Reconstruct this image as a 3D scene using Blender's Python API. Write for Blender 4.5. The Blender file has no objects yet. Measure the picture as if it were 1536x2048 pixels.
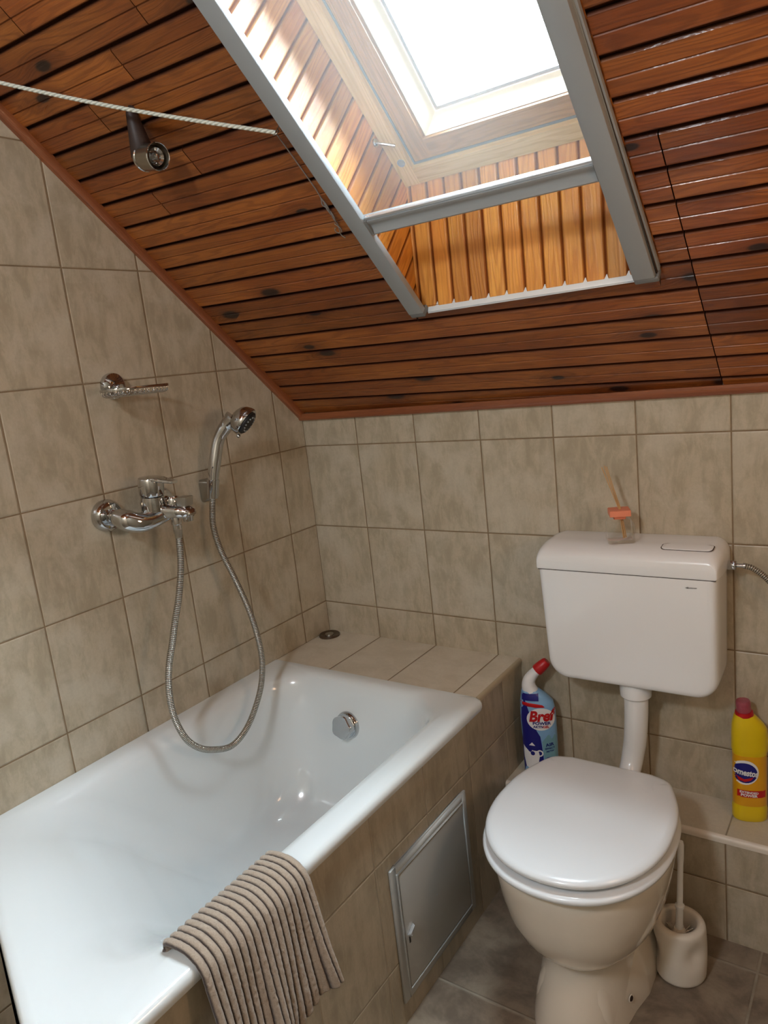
import bpy, bmesh, math, random
from mathutils import Vector, Matrix, noise
R0 = random.Random(7)
S = bpy.context.scene
COL = S.collection
PI = math.pi

# ------------------------------------------------------------------ camera, sky, light, exposure
cam_d = bpy.data.cameras.new('camera'); cam = bpy.data.objects.new('camera', cam_d); COL.objects.link(cam)
cam_d.sensor_fit = 'AUTO'; cam_d.sensor_width = 36.0; cam_d.lens = 36.0*1474.24/2048; cam_d.clip_start = .02
RT = Matrix(((0.81921243, -0.02468242, 0.57295879), (0.56299991, 0.22482942, -0.79528789), (-0.10918836, 0.97408547, 0.19807925)))
cam.matrix_world = Matrix.Translation((1.49892, -1.70952, 1.37492)) @ RT.to_4x4()
S.camera = cam
S.view_settings.view_transform = 'Standard'; S.view_settings.look = 'None'
S.view_settings.gamma = 1.0; S.view_settings.use_curve_mapping = False
S.view_settings.exposure = 0.0

W = bpy.data.worlds.new('overcast_sky'); S.world = W; W.use_nodes = True
WN = W.node_tree.nodes; WL = W.node_tree.links
bg = WN['Background']; bg.inputs['Color'].default_value = (0.79, 0.915, 1.0, 1); bg.inputs['Strength'].default_value = 64.0

# skylight portal (guides the sampling of the sky through the roof window, gives no light of its own)
pd = bpy.data.lights.new('sky_portal', 'AREA'); pd.shape = 'RECTANGLE'; pd.size = .50; pd.size_y = 1.0
pd.cycles.is_portal = True
po = bpy.data.objects.new('sky_portal', pd); COL.objects.link(po)

# added warm fill from the right hand wall, no such lamp seen
ld = bpy.data.lights.new('added_warm_light', 'AREA'); ld.shape = 'DISK'; ld.size = .26; ld.energy = 3.0; ld.color = (1.0, .62, .36)
lo = bpy.data.objects.new('added_warm_light', ld); COL.objects.link(lo)
lo.location = (1.885, -.80, 1.32); lo.rotation_euler = (0, PI/2, 0)
# added fill light behind the camera to brighten the room, no lamp seen
gd = bpy.data.lights.new('added_fill_light', 'POINT'); gd.shadow_soft_size = .11; gd.energy = 49.0; gd.color = (.84, .93, 1.0)
go = bpy.data.objects.new('added_fill_light', gd); COL.objects.link(go); go.location = (.95, -2.30, 2.13)

# ------------------------------------------------------------------ node helpers
class NT:
    def __init__(self, name):
        self.m = bpy.data.materials.new(name); self.m.use_nodes = True
        self.t = self.m.node_tree; self.n = self.t.nodes; self.l = self.t.links
        self.b = self.n['Principled BSDF']; self.out = self.n['Material Output']
    def node(self, ty, ins=None, **kw):
        o = self.n.new(ty)
        for k, v in kw.items(): setattr(o, k, v)
        if ins:
            for k, v in ins.items(): self.set(o, k, v)
        return o
    def set(self, o, k, v):
        s = o.inputs[k]
        if hasattr(v, 'is_output'): self.l.new(v, s)
        elif hasattr(v, 'outputs'): self.l.new(v.outputs[0], s)
        else: s.default_value = v
    def M(self, op, a, b=None, c=None, clamp=False):
        o = self.n.new('ShaderNodeMath'); o.operation = op; o.use_clamp = clamp
        self.set(o, 0, a)
        if b is not None: self.set(o, 1, b)
        if c is not None: self.set(o, 2, c)
        return o.outputs[0]
    def noise(self, vec, scale, detail=4, rough=.55, dist=0.0):
        o = self.node('ShaderNodeTexNoise', {'Vector': vec, 'Scale': scale, 'Detail': detail, 'Roughness': rough, 'Distortion': dist}); return o.outputs['Fac']
    def ramp(self, fac, stops, interp='LINEAR'):
        o = self.n.new('ShaderNodeValToRGB'); o.color_ramp.interpolation = interp
        e = o.color_ramp.elements
        while len(e) < len(stops): e.new(.5)
        for i, (p, c) in enumerate(stops):
            e[i].position = p; e[i].color = (c[0], c[1], c[2], 1) if not isinstance(c, (int, float)) else (c, c, c, 1)
        self.set(o, 0, fac); return o.outputs[0]
    def mix(self, f, a, b, mode='MIX'):
        o = self.n.new('ShaderNodeMix'); o.data_type = 'RGBA'; o.blend_type = mode
        for i, v in ((0, f), (6, a), (7, b)):
            s = o.inputs[i]
            if hasattr(v, 'is_output'): self.l.new(v, s)
            elif isinstance(v, (int, float)): s.default_value = v
            else: s.default_value = (v[0], v[1], v[2], 1)
        return o.outputs[2]
    def mapr(self, v, a, b, c=0., d=1., smooth=False):
        o = self.n.new('ShaderNodeMapRange'); o.interpolation_type = 'SMOOTHSTEP' if smooth else 'LINEAR'
        for i, q in enumerate((v, a, b, c, d)): self.set(o, i, q)
        return o.outputs[0]
    def scale(self, vec, s):
        o = self.node('ShaderNodeVectorMath', operation='MULTIPLY'); self.set(o, 0, vec); o.inputs[1].default_value = s; return o.outputs[0]
    def bump(self, h, strength=1., dist=.001, normal=None):
        o = self.n.new('ShaderNodeBump'); self.set(o, 'Height', h); o.inputs['Strength'].default_value = strength; o.inputs['Distance'].default_value = dist
        if normal is not None: self.l.new(normal, o.inputs['Normal'])
        return o.outputs[0]
    def pset(self, **kw):
        for k, v in kw.items(): self.set(self.b, k.replace('_', ' '), v)

def s2l(r, g, b): return tuple(((c/255)/12.92 if c/255 <= .04045 else ((c/255+.055)/1.055)**2.4) for c in (r, g, b))

def plain(name, col, rough=.4, metal=0., coat=0., spec=.5, vary=.0, bump=0., bscale=300.):
    t = NT(name); c = s2l(*col)
    co = t.node('ShaderNodeTexCoord').outputs['Object']
    if vary:
        f = t.noise(co, 14., 5, .6)
        t.pset(Base_Color=t.mix(t.mapr(f, .3, .7, 0, 1), tuple(q*(1-vary) for q in c), tuple(min(1, q*(1+vary)) for q in c)))
    else: t.pset(Base_Color=(*c, 1))
    r = t.mapr(t.noise(co, 40., 3), .3, .7, max(0, rough-.006), rough+.006)
    t.pset(Roughness=r, Metallic=metal, Coat_Weight=coat, Specular_IOR_Level=spec); t.b.inputs['Coat Roughness'].default_value = .08
    if bump: t.l.new(t.bump(t.noise(co, bscale, 3), bump, .0006), t.b.inputs['Normal'])
    return t.m

def tile_mat(name, w, h, u0, v0, ca, cb, cc, grout, gw=.0016, rough=.33, streak=(38, 13, 1), seed=0., per=.0, bumpy=.25):
    t = NT(name)
    uv = t.node('ShaderNodeUVMap', uv_map='UVMap').outputs[0]
    sp = t.node('ShaderNodeSeparateXYZ', {0: uv})
    wob = t.noise(uv, 6., 2)
    u = t.M('DIVIDE', t.M('SUBTRACT', sp.outputs[0], u0), w); v = t.M('DIVIDE', t.M('SUBTRACT', sp.outputs[1], v0), h)
    fu = t.M('FRACT', u); fv = t.M('FRACT', v)
    du = t.M('MULTIPLY', t.M('MINIMUM', fu, t.M('SUBTRACT', 1., fu)), w); dv = t.M('MULTIPLY', t.M('MINIMUM', fv, t.M('SUBTRACT', 1., fv)), h)
    d = t.M('MINIMUM', du, dv)
    d = t.M('ADD', d, t.M('MULTIPLY', t.M('SUBTRACT', wob, .5), .0006))
    cid = t.node('ShaderNodeCombineXYZ', {0: t.M('FLOOR', u), 1: t.M('FLOOR', v), 2: seed}).outputs[0]
    wn = t.node('ShaderNodeTexWhiteNoise', {0: cid}, noise_dimensions='3D')
    off = t.node('ShaderNodeVectorMath', operation='MULTIPLY'); t.set(off, 0, wn.outputs['Color']); off.inputs[1].default_value = (7, 7, 7)
    pv = t.node('ShaderNodeVectorMath', operation='ADD'); t.set(pv, 0, uv); t.set(pv, 1, off); pv = pv.outputs[0]
    st = t.noise(t.scale(pv, streak), 1.0, 7, .68, .35)
    blot = t.noise(pv, 9., 4, .6, .4)
    fine = t.noise(pv, 160., 4, .7)
    f1 = t.mapr(st, .38, .62, 0, 1, True)
    c = t.mix(f1, ca, cb)
    c = t.mix(t.mapr(blot, .42, .68, 0, .6, True), c, cc)
    c = t.mix(t.mapr(fine, .35, .7, 0, .22), c, tuple(q*.62 for q in ca))
    if per: c = t.mix(t.M('MULTIPLY', wn.outputs['Value'], per), c, tuple(q*.7 for q in cc))
    gm = t.mapr(d, gw*.75, gw*1.25, 1, 0, True)
    gc = t.mix(t.mapr(t.noise(uv, 30., 3), .3, .7), grout, tuple(q*.72 for q in grout))
    c = t.mix(gm, c, gc)
    t.pset(Base_Color=c, Roughness=t.mix(gm, (rough,)*3, (.85,)*3), Specular_IOR_Level=.45)
    hh = t.M('ADD', t.mapr(d, gw*.6, gw*2.6, 0, 1, True), t.M('MULTIPLY', t.noise(t.scale(pv, (22, 12, 1)), 1., 3), bumpy))
    hh = t.M('ADD', hh, t.M('MULTIPLY', fine, .05))
    t.l.new(t.bump(hh, .8, .0014), t.b.inputs['Normal'])
    return t.m

def wood_mat(name, c1, c2, dark, knot, groove, coat=.28, rough=.32, knots=True, bumpy=.35, ring=1.0):
    """board wood: UV.x along the grain (m), UV.y across (m); colour attribute 'board': r = random id, g = groove mask"""
    t = NT(name)
    uv = t.node('ShaderNodeUVMap', uv_map='UVMap').outputs[0]
    at = t.node('ShaderNodeAttribute', attribute_name='board', attribute_type='GEOMETRY')
    sc = t.node('ShaderNodeSeparateColor', {0: at.outputs['Color']})
    rnd, gr = sc.outputs[0], sc.outputs[1]
    off = t.node('ShaderNodeCombineXYZ', {0: t.M('MULTIPLY', rnd, 37.3), 1: t.M('MULTIPLY', rnd, 0.0), 2: t.M('MULTIPLY', rnd, 11.)}).outputs[0]
    p = t.node('ShaderNodeVectorMath', operation='ADD'); t.set(p, 0, uv); t.set(p, 1, off); p = p.outputs[0]
    vor = t.node('ShaderNodeTexVoronoi', feature='F1', voronoi_dimensions='2D'); t.set(vor, 'Vector', t.scale(p, (4.8, 10.5, 1.))); vor.inputs['Scale'].default_value = 1.0
    kd = vor.outputs['Distance']
    sel = t.node('ShaderNodeSeparateColor', {0: vor.outputs['Color']}).outputs[0]
    on = t.M('GREATER_THAN', sel, .56) if knots else 0.0
    size = t.M('MULTIPLY_ADD', sel, .24, -.06)
    kin = t.M('MULTIPLY', t.mapr(kd, t.M('MULTIPLY', size, .55), size, 1, 0, True), on)
    halo = t.M('MULTIPLY', t.mapr(kd, 0.05, .42, 1, 0, True), on)
    warp = t.M('MULTIPLY', halo, .9)
    sp = t.node('ShaderNodeSeparateXYZ', {0: p})
    wv = t.node('ShaderNodeCombineXYZ', {0: sp.outputs[0], 1: t.M('ADD', sp.outputs[1], t.M('MULTIPLY', warp, .02)), 2: sp.outputs[2]}).outputs[0]
    low = t.noise(t.scale(wv, (1.6, 14., 1.)), 1., 3, .5, .3)
    rings = t.M('SINE', t.M('MULTIPLY', t.M('ADD', t.M('MULTIPLY', low, 3.), t.M('MULTIPLY', sp.outputs[1], 14.)), 34.*ring))
    rings = t.mapr(rings, -.2, 1., 0, 1, True)
    fib = t.noise(t.scale(wv, (9., 420., 3.)), 1., 4, .6)
    bl = t.noise(t.scale(wv, (3., 9., 1.)), 1., 3, .5)
    c = t.mix(t.mapr(bl, .3, .7, 0, 1, True), c1, c2)
    c = t.mix(t.M('MULTIPLY', rings, .34), c, dark)
    c = t.mix(t.mapr(fib, .4, .75, 0, .4), c, dark)
    c = t.mix(t.M('MULTIPLY', halo, .55), c, dark)
    c = t.mix(t.M('MULTIPLY', kin, .93), c, knot)
    tone = t.mapr(rnd, 0, 1, .72, 1.22)
    c = t.node('ShaderNodeVectorMath', {0: c}, operation='SCALE'); t.set(c, 'Scale', tone); c = c.outputs[0]
    c = t.mix(t.M('MULTIPLY', gr, .9), c, groove)
    t.pset(Base_Color=c, Roughness=t.M('ADD', t.mapr(fib, .3, .7, rough-.06, rough+.1), t.M('MULTIPLY', gr, .45)), Coat_Weight=t.M('MULTIPLY', t.M('SUBTRACT', 1., gr), coat), Specular_IOR_Level=t.M('MULTIPLY_ADD', gr, -.35, .45))
    t.b.inputs['Coat Roughness'].default_value = .12
    h = t.M('ADD', t.M('MULTIPLY', fib, .6), t.M('MULTIPLY', rings, -.35))
    h = t.M('ADD', h, t.M('MULTIPLY', t.noise(t.scale(p, (60, 180, 1)), 1., 2), .5))
    t.l.new(t.bump(h, bumpy, .0011), t.b.inputs['Normal'])
    t.l.new(t.bump(t.noise(t.scale(p, (55, 130, 1)), 1., 3), .35, .0014), t.b.inputs['Coat Normal'])
    return t.m

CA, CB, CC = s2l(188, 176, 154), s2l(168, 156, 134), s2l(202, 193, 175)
GR = s2l(140, 119, 92)
M = {}
M['tile_left'] = tile_mat('glazed_tile_left_wall', .2, .25, .1156+.2*20*-1, -.1, CA, CB, CC, GR, seed=1.)
M['tile_back'] = tile_mat('glazed_tile_back_wall', .2, .25, 0., -.1, CA, CB, CC, GR, seed=2.)
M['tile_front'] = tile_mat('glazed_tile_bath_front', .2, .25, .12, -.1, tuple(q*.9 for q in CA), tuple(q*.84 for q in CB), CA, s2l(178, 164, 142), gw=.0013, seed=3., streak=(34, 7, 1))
M['tile_deck_lit'] = tile_mat('light_brightened_shelf_tile', .2, .50, 0., -.004, s2l(212, 203, 186), CC, s2l(220, 213, 198), GR, seed=4., streak=(9, 14, 1))  # same tile lightened, the shelf's brighter light put into its colour
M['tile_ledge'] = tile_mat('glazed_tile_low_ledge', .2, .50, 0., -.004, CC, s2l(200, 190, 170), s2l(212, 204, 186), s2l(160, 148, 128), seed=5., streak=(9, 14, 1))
M['tile_floor'] = tile_mat('stone_look_floor_tile', .335, .335, 1.272-.335*5, .212-.335, s2l(138, 124, 108), s2l(108, 95, 82), s2l(164, 150, 132), s2l(158, 148, 132), gw=.0022, rough=.42, streak=(9, 9, 1), seed=6., bumpy=.6)
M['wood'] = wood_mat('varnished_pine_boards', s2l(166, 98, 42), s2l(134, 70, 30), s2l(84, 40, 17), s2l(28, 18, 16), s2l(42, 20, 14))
M['wood_reveal'] = wood_mat('daylight_lightened_pine_boards', s2l(226, 162, 74), s2l(206, 132, 50), s2l(160, 84, 26), s2l(60, 26, 12), s2l(108, 44, 18), coat=.12, rough=.42, knots=False, bumpy=.5, ring=.8)  # ceiling pine lightened, daylight in the shaft put into the colour
M['wood_trim'] = wood_mat('reddish_stained_moulding', s2l(150, 88, 52), s2l(138, 78, 46), s2l(110, 58, 34), s2l(50, 24, 16), s2l(60, 26, 18), coat=.3, rough=.35, knots=False, bumpy=.1)
M['wood_frame'] = wood_mat('pale_window_pine', s2l(232, 200, 140), s2l(220, 184, 122), s2l(190, 148, 90), s2l(120, 80, 50), s2l(150, 120, 90), coat=.3, rough=.4, knots=False, bumpy=.15)
M['bead'] = plain('sky_whitened_bead', (250, 242, 222), .5)  # near-white stands in for sky glare on the bead
M['wood_sash'] = wood_mat('weathered_sash_pine', s2l(186, 132, 72), s2l(168, 116, 60), s2l(130, 90, 52), s2l(90, 60, 40), s2l(100, 70, 50), coat=.1, rough=.55, knots=False, bumpy=.3)
M['enamel'] = plain('white_enamel', (222, 228, 230), .16, coat=.7)
M['ceramic'] = plain('white_sanitary_ceramic', (228, 219, 205), .14, coat=.6, vary=.02)
M['plastic'] = plain('white_glossy_plastic', (236, 238, 240), .24, coat=.25)
M['seat'] = plain('white_lacquered_seat', (228, 232, 236), .26, coat=.4)
M['plastic_matt'] = plain('off_white_plastic', (226, 218, 206), .38)
M['seam'] = plain('dark_seam', (70, 60, 56), .8)
M['chrome'] = plain('chrome', (196, 198, 200), .045, 1.)
M['chrome_dull'] = plain('brushed_steel', (178, 176, 170), .28, 1.)
M['black'] = plain('black_rubber', (22, 22, 24), .5)
M['alu'] = plain('grey_lacquered_aluminium', (158, 164, 168), .38, .15)
M['alu_bright'] = plain('bright_aluminium', (214, 218, 222), .26, .7)
M['rail_lit'] = plain('sky_whitened_rail', (226, 232, 236), .35)  # white colour stands in for sky light on the bottom rail
M['alu_dark'] = plain('dark_grey_plastic', (110, 112, 112), .5)  # darker grey of end caps, sliders and gasket
M['panel'] = plain('silver_grey_metal_panel', (172, 174, 172), .42, .12)
M['rope'] = plain('grey_knotted_string', (138, 130, 124), .8, bump=.4, bscale=900)
M['blue_blk'] = plain('drain_bronze', (112, 98, 84), .3, .9)
M['net_grey'] = plain('spacer_grey', (150, 150, 158), .3, .6)
M['socket'] = plain('dark_brown_lamp_base', (46, 30, 26), .55)
M['lampbody'] = plain('satin_nickel', (150, 142, 128), .24, .9)
M['coral'] = plain('coral_wood_cap', (232, 140, 108), .5)
M['reed'] = plain('natural_reed', (196, 156, 108), .8, vary=.1)
M['yellow'] = plain('yellow_plastic', (226, 196, 10), .33, coat=.2)
M['amber'] = plain('amber_yellow_sleeve', (222, 160, 10), .3, coat=.3)
M['red'] = plain('red_plastic', (186, 18, 26), .35)
M['blue'] = plain('deep_blue_print', (24, 26, 120), .35)
M['white_print'] = plain('white_print', (232, 234, 238), .4)
M['sky_print'] = plain('pale_blue_plastic', (132, 178, 220), .3, coat=.2, vary=.08)
M['aqua'] = plain('aqua_print', (120, 168, 184), .35, vary=.12)
M['silver_print'] = plain('grey_print', (150, 150, 150), .5)
M['grey_back'] = plain('dark_roof_lining', (52, 32, 22), .9)
M['plaster'] = plain('cream_plaster', (206, 190, 166), .8, vary=.04)

def glass(name, col=(1, 1, 1), rough=0., mix=.08):
    t = NT(name)
    tr = t.node('ShaderNodeBsdfTransparent', {0: (*col, 1)}); gl = t.node('ShaderNodeBsdfGlossy', {0: (1, 1, 1, 1), 'Roughness': rough+.02})
    fr = t.node('ShaderNodeFresnel', {0: 1.45}); mx = t.node('ShaderNodeMixShader')
    t.l.new(t.M('MULTIPLY_ADD', fr.outputs[0], .55 if 'thin' in name else 1., mix, clamp=True), mx.inputs[0]); t.l.new(tr.outputs[0], mx.inputs[1]); t.l.new(gl.outputs[0], mx.inputs[2])
    t.l.new(mx.outputs[0], t.out.inputs[0]); return t.m
M['pane'] = glass('window_glass', (.97, .99, .985), 0, 0.)
M['bottle_glass'] = glass('thin_clear_glass', (.97, .975, .97), 0., .0)
t = NT('pink_translucent_cap'); t.pset(Base_Color=(*s2l(226, 120, 140), 1), Roughness=.25, Transmission_Weight=.65); M['pink'] = t.m
t = NT('fine_insect_mesh')
tr = t.node('ShaderNodeBsdfTransparent', {0: (1, 1, 1, 1)}); df = t.node('ShaderNodeBsdfDiffuse', {0: (.62, .62, .62, 1)}); tl = t.node('ShaderNodeBsdfTranslucent', {0: (.62, .62, .62, 1)})
co = t.node('ShaderNodeTexCoord').outputs['Object']
a1 = t.node('ShaderNodeMixShader', {0: .55}); t.l.new(df.outputs[0], a1.inputs[1]); t.l.new(tl.outputs[0], a1.inputs[2])
a2 = t.node('ShaderNodeMixShader', {0: t.mapr(t.noise(co, 700., 2), .3, .7, .055, .085)}); t.l.new(tr.outputs[0], a2.inputs[1]); t.l.new(a1.outputs[0], a2.inputs[2])
t.l.new(a2.outputs[0], t.out.inputs[0]); M['net'] = t.m
t = NT('braided_metal_hose')
co = t.node('ShaderNodeUVMap', uv_map='UVMap').outputs[0]; sp = t.node('ShaderNodeSeparateXYZ', {0: co})
sn = t.M('SINE', t.M('MULTIPLY', sp.outputs[0], 2*PI/.0042)); hh = t.M('MULTIPLY_ADD', sn, .5, .5)
t.pset(Base_Color=t.mix(t.mapr(hh, 0, .5), s2l(90, 84, 76), s2l(200, 196, 186)), Metallic=.85, Roughness=.25); t.l.new(t.bump(hh, .9, .0012), t.b.inputs['Normal']); M['hose'] = t.m
t = NT('twisted_cord')
co = t.node('ShaderNodeUVMap', uv_map='UVMap').outputs[0]; sp = t.node('ShaderNodeSeparateXYZ', {0: co})
sn = t.M('SINE', t.M('ADD', t.M('MULTIPLY', sp.outputs[0], 2*PI/.010), t.M('MULTIPLY', sp.outputs[1], 4*PI))); hh = t.M('MULTIPLY_ADD', sn, .5, .5)
t.pset(Base_Color=t.mix(t.mapr(hh, 0, .4), s2l(176, 182, 172), s2l(222, 226, 214)), Roughness=.7); t.l.new(t.bump(hh, 1., .0015), t.b.inputs['Normal']); M['cord'] = t.m
t = NT('taupe_ribbed_cotton')
co = t.node('ShaderNodeTexCoord').outputs['Object']
f = t.noise(co, 420., 4, .7)
at = t.node('ShaderNodeAttribute', attribute_name='groove', attribute_type='GEOMETRY')
c = t.mix(t.mapr(f, .3, .7), s2l(154, 138, 122), s2l(178, 162, 145))
c = t.mix(t.mapr(at.outputs['Fac'], .22, .62, 0, .96), c, s2l(52, 38, 34))
t.pset(Base_Color=c, Roughness=.95, Sheen_Weight=.3); t.l.new(t.bump(f, .8, .0016), t.b.inputs['Normal']); M['towel'] = t.m

# ------------------------------------------------------------------ mesh helpers
class MB:
    def __init__(s): s.v = []; s.f = []; s.uv = []; s.mi = []; s.attr = []; s.cur = 0; s.use_attr = False
    def face(s, idx, uv=None, a=None):
        s.f.append(tuple(idx)); s.uv.append(uv); s.mi.append(s.cur); s.attr.append(a)
    def quad(s, pts, uv=None, a=None):
        b = len(s.v); s.v.extend(Vector(p) for p in pts); s.face(range(b, b+len(pts)), uv, a)
    def box(s, lo, hi):
        x0, y0, z0 = lo; x1, y1, z1 = hi; b = len(s.v)
        s.v.extend(Vector(p) for p in ((x0,y0,z0),(x1,y0,z0),(x1,y1,z0),(x0,y1,z0),(x0,y0,z1),(x1,y0,z1),(x1,y1,z1),(x0,y1,z1)))
        for q in ((0,3,2,1),(4,5,6,7),(0,1,5,4),(1,2,6,5),(2,3,7,6),(3,0,4,7)): s.face([b+i for i in q])
    def xform(s, fn, start=0):
        for i in range(start, len(s.v)): s.v[i] = Vector(fn(s.v[i]))
    def loft(s, rings, closed=True, cap0=False, cap1=False):
        b = len(s.v); n = len(rings[0])
        for r in rings: s.v.extend(Vector(p) for p in r)
        m = n if closed else n-1
        for i in range(len(rings)-1):
            for j in range(m):
                k = (j+1) % n
                s.face((b+i*n+j, b+i*n+k, b+(i+1)*n+k, b+(i+1)*n+j))
        if cap0: s.face([b+j for j in range(n)][::-1])
        if cap1: s.face([b+(len(rings)-1)*n+j for j in range(n)])
    def lathe(s, prof, origin=(0,0,0), axis=(0,0,1), n=32, cap0=True, cap1=True):
        A = Vector(axis).normalized(); U = A.orthogonal().normalized(); V = A.cross(U); O = Vector(origin)
        s.loft([[O + A*h + (U*math.cos(2*PI*k/n) + V*math.sin(2*PI*k/n))*r for k in range(n)] for r, h in prof], True, cap0, cap1)
    def tube(s, pts, r, n=12, caps=True, square=False, rfn=None):
        pts = [Vector(p) for p in pts]; b = len(s.v); L = [0.]
        for i in range(1, len(pts)): L.append(L[-1] + (pts[i]-pts[i-1]).length)
        T = []
        for i in range(len(pts)):
            d = pts[min(i+1, len(pts)-1)] - pts[max(i-1, 0)]; T.append(d.normalized())
        U = T[0].orthogonal().normalized()
        for i, p in enumerate(pts):
            U = (U - T[i]*U.dot(T[i])).normalized(); V = T[i].cross(U)
            rr = rfn(i/(len(pts)-1)) if rfn else (r[i] if isinstance(r, (list, tuple)) else r)
            for k in range(n): s.v.append(p + (U*math.cos(2*PI*k/n) + V*math.sin(2*PI*k/n))*rr)
        for i in range(len(pts)-1):
            for k in range(n):
                q = (k+1) % n; u0, u1 = k/n, (k+1)/n
                s.face((b+i*n+k, b+i*n+q, b+(i+1)*n+q, b+(i+1)*n+k), [(L[i],u0),(L[i],u1),(L[i+1],u1),(L[i+1],u0)])
        if caps:
            s.face([b+k for k in range(n)][::-1]); s.face([b+(len(pts)-1)*n+k for k in range(n)])
    def build(s, name, mat, parent=None, smooth=35, bevel=0, bseg=2, loc=None, attr=None, sub=0, center=True):
        me = bpy.data.meshes.new(name)
        V = s.v
        origin = Vector((0,0,0))
        if parent is not None: origin = parent_origin(parent)
        elif center:
            xs = [v.x for v in V]; ys = [v.y for v in V]; zs = [v.z for v in V]
            origin = Vector(((min(xs)+max(xs))/2, (min(ys)+max(ys))/2, min(zs)))
        me.from_pydata([tuple(v-origin) for v in V], [], s.f)
        uvl = me.uv_layers.new(name='UVMap')
        for p in me.polygons:
            u = s.uv[p.index]
            if u:
                for li, c in zip(p.loop_indices, u): uvl.data[li].uv = c
            p.material_index = s.mi[p.index]
        if s.use_attr:
            ca = me.color_attributes.new('board', 'FLOAT_COLOR', 'CORNER')
            for p in me.polygons:
                a = s.attr[p.index]
                for q, li in enumerate(p.loop_indices):
                    g = a[1][q] if isinstance(a[1], (list, tuple)) else a[1]
                    ca.data[li].color = (a[0], g, 0, 1)
        for mm in (mat if isinstance(mat, (list, tuple)) else [mat]): me.materials.append(M[mm] if isinstance(mm, str) else mm)
        bm = bmesh.new(); bm.from_mesh(me)
        if not s.use_attr: bmesh.ops.remove_doubles(bm, verts=bm.verts, dist=1e-6)
        if not getattr(s, 'keep', False): bmesh.ops.recalc_face_normals(bm, faces=bm.faces)
        if bevel:
            es = [e for e in bm.edges if len(e.link_faces) == 2 and e.calc_face_angle(0) > math.radians(30)]
            bmesh.ops.bevel(bm, geom=es, offset=bevel, segments=bseg, profile=.5, affect='EDGES', clamp_overlap=True)
        if smooth:
            for f in bm.faces: f.smooth = True
            for e in bm.edges:
                if len(e.link_faces) == 2 and e.calc_face_angle(0) > math.radians(smooth): e.smooth = False
        bm.to_mesh(me); bm.free()
        o = bpy.data.objects.new(name, me); COL.objects.link(o)
        if parent is not None: o.parent = parent
        else: o.location = origin
        if sub:
            md = o.modifiers.new('smooth', 'SUBSURF'); md.levels = sub; md.render_levels = sub
        ORIG[o.name] = origin
        return o
ORIG = {}
def parent_origin(o): return ORIG[o.name]
def tag(o, label=None, cat=None, group=None, kind=None):
    if label: o['label'] = label
    if cat: o['category'] = cat
    if group: o['group'] = group
    if kind: o['kind'] = kind
    return o
def empty(name, loc, label, cat, group=None):
    o = bpy.data.objects.new(name, None); COL.objects.link(o); o.location = loc; o.empty_display_size = .02
    ORIG[o.name] = Vector(loc); return tag(o, label, cat, group)
def struct(o, label=None): o['kind'] = 'structure'; return o
def catmull(pts, n=10):
    P = [Vector(p) for p in pts]; P = [P[0]*2-P[1]] + P + [P[-1]*2-P[-2]]; out = []
    for i in range(1, len(P)-2):
        for k in range(n):
            t = k/n; a, b, c, d = P[i-1], P[i], P[i+1], P[i+2]
            out.append(.5*((2*b) + (c-a)*t + (2*a-5*b+4*c-d)*t*t + (3*b-a-3*c+d)*t**3))
    out.append(P[-2]); return out
def rrect(corners, radii, seg=8):
    """rounded polygon through 2D corners (ccw)"""
    out = []; n = len(corners)
    for i in range(n):
        p = Vector(corners[i]); a = (Vector(corners[i-1])-p); b = (Vector(corners[(i+1) % n])-p)
        r = radii[i] if isinstance(radii, (list, tuple)) else radii
        ua, ub = a.normalized(), b.normalized(); ang = ua.angle(ub); tl = r/math.tan(ang/2)
        c = p + (ua+ub).normalized()*(r/math.sin(ang/2)); s0 = p+ua*tl-c; s1 = p+ub*tl-c
        a0 = math.atan2(s0.y, s0.x); a1 = math.atan2(s1.y, s1.x)
        while a1-a0 > PI: a1 -= 2*PI
        while a1-a0 < -PI: a1 += 2*PI
        for k in range(seg+1):
            t = a0+(a1-a0)*k/seg; out.append((c.x+r*math.cos(t), c.y+r*math.sin(t)))
    return out

# ------------------------------------------------------------------ room constants
XR, YR, ZC = 1.93, -2.78, 2.38
def cz(y): return 1.247 - .9*y
NL = math.sqrt(1+.81)
Tn = Vector((0, 1/NL, -.9/NL)); Nn = Vector((0, -.9/NL, -1/NL))     # down the slope / into the room
def CE(x, s, h=0.): return Vector((x, s/NL, 1.247-.9*s/NL)) + Nn*h
S_END = (ZC-1.247)/.9*-1*NL
OX0, OX1, OS0, OS1 = .612, 1.1255, -1.585, -.349    # roof window opening in the sloped ceiling

# floor and walls
m = MB(); m.quad([(0,0,0),(XR,0,0),(XR,YR,0),(0,YR,0)], [(0,0),(XR,0),(XR,-YR),(0,-YR)]); 
m2 = MB(); m2.box((-.1,YR-.1,-.06),(XR+.1,.1,-.002))
fl = m.build('floor', 'tile_floor', smooth=0, center=False); struct(fl)
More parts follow.
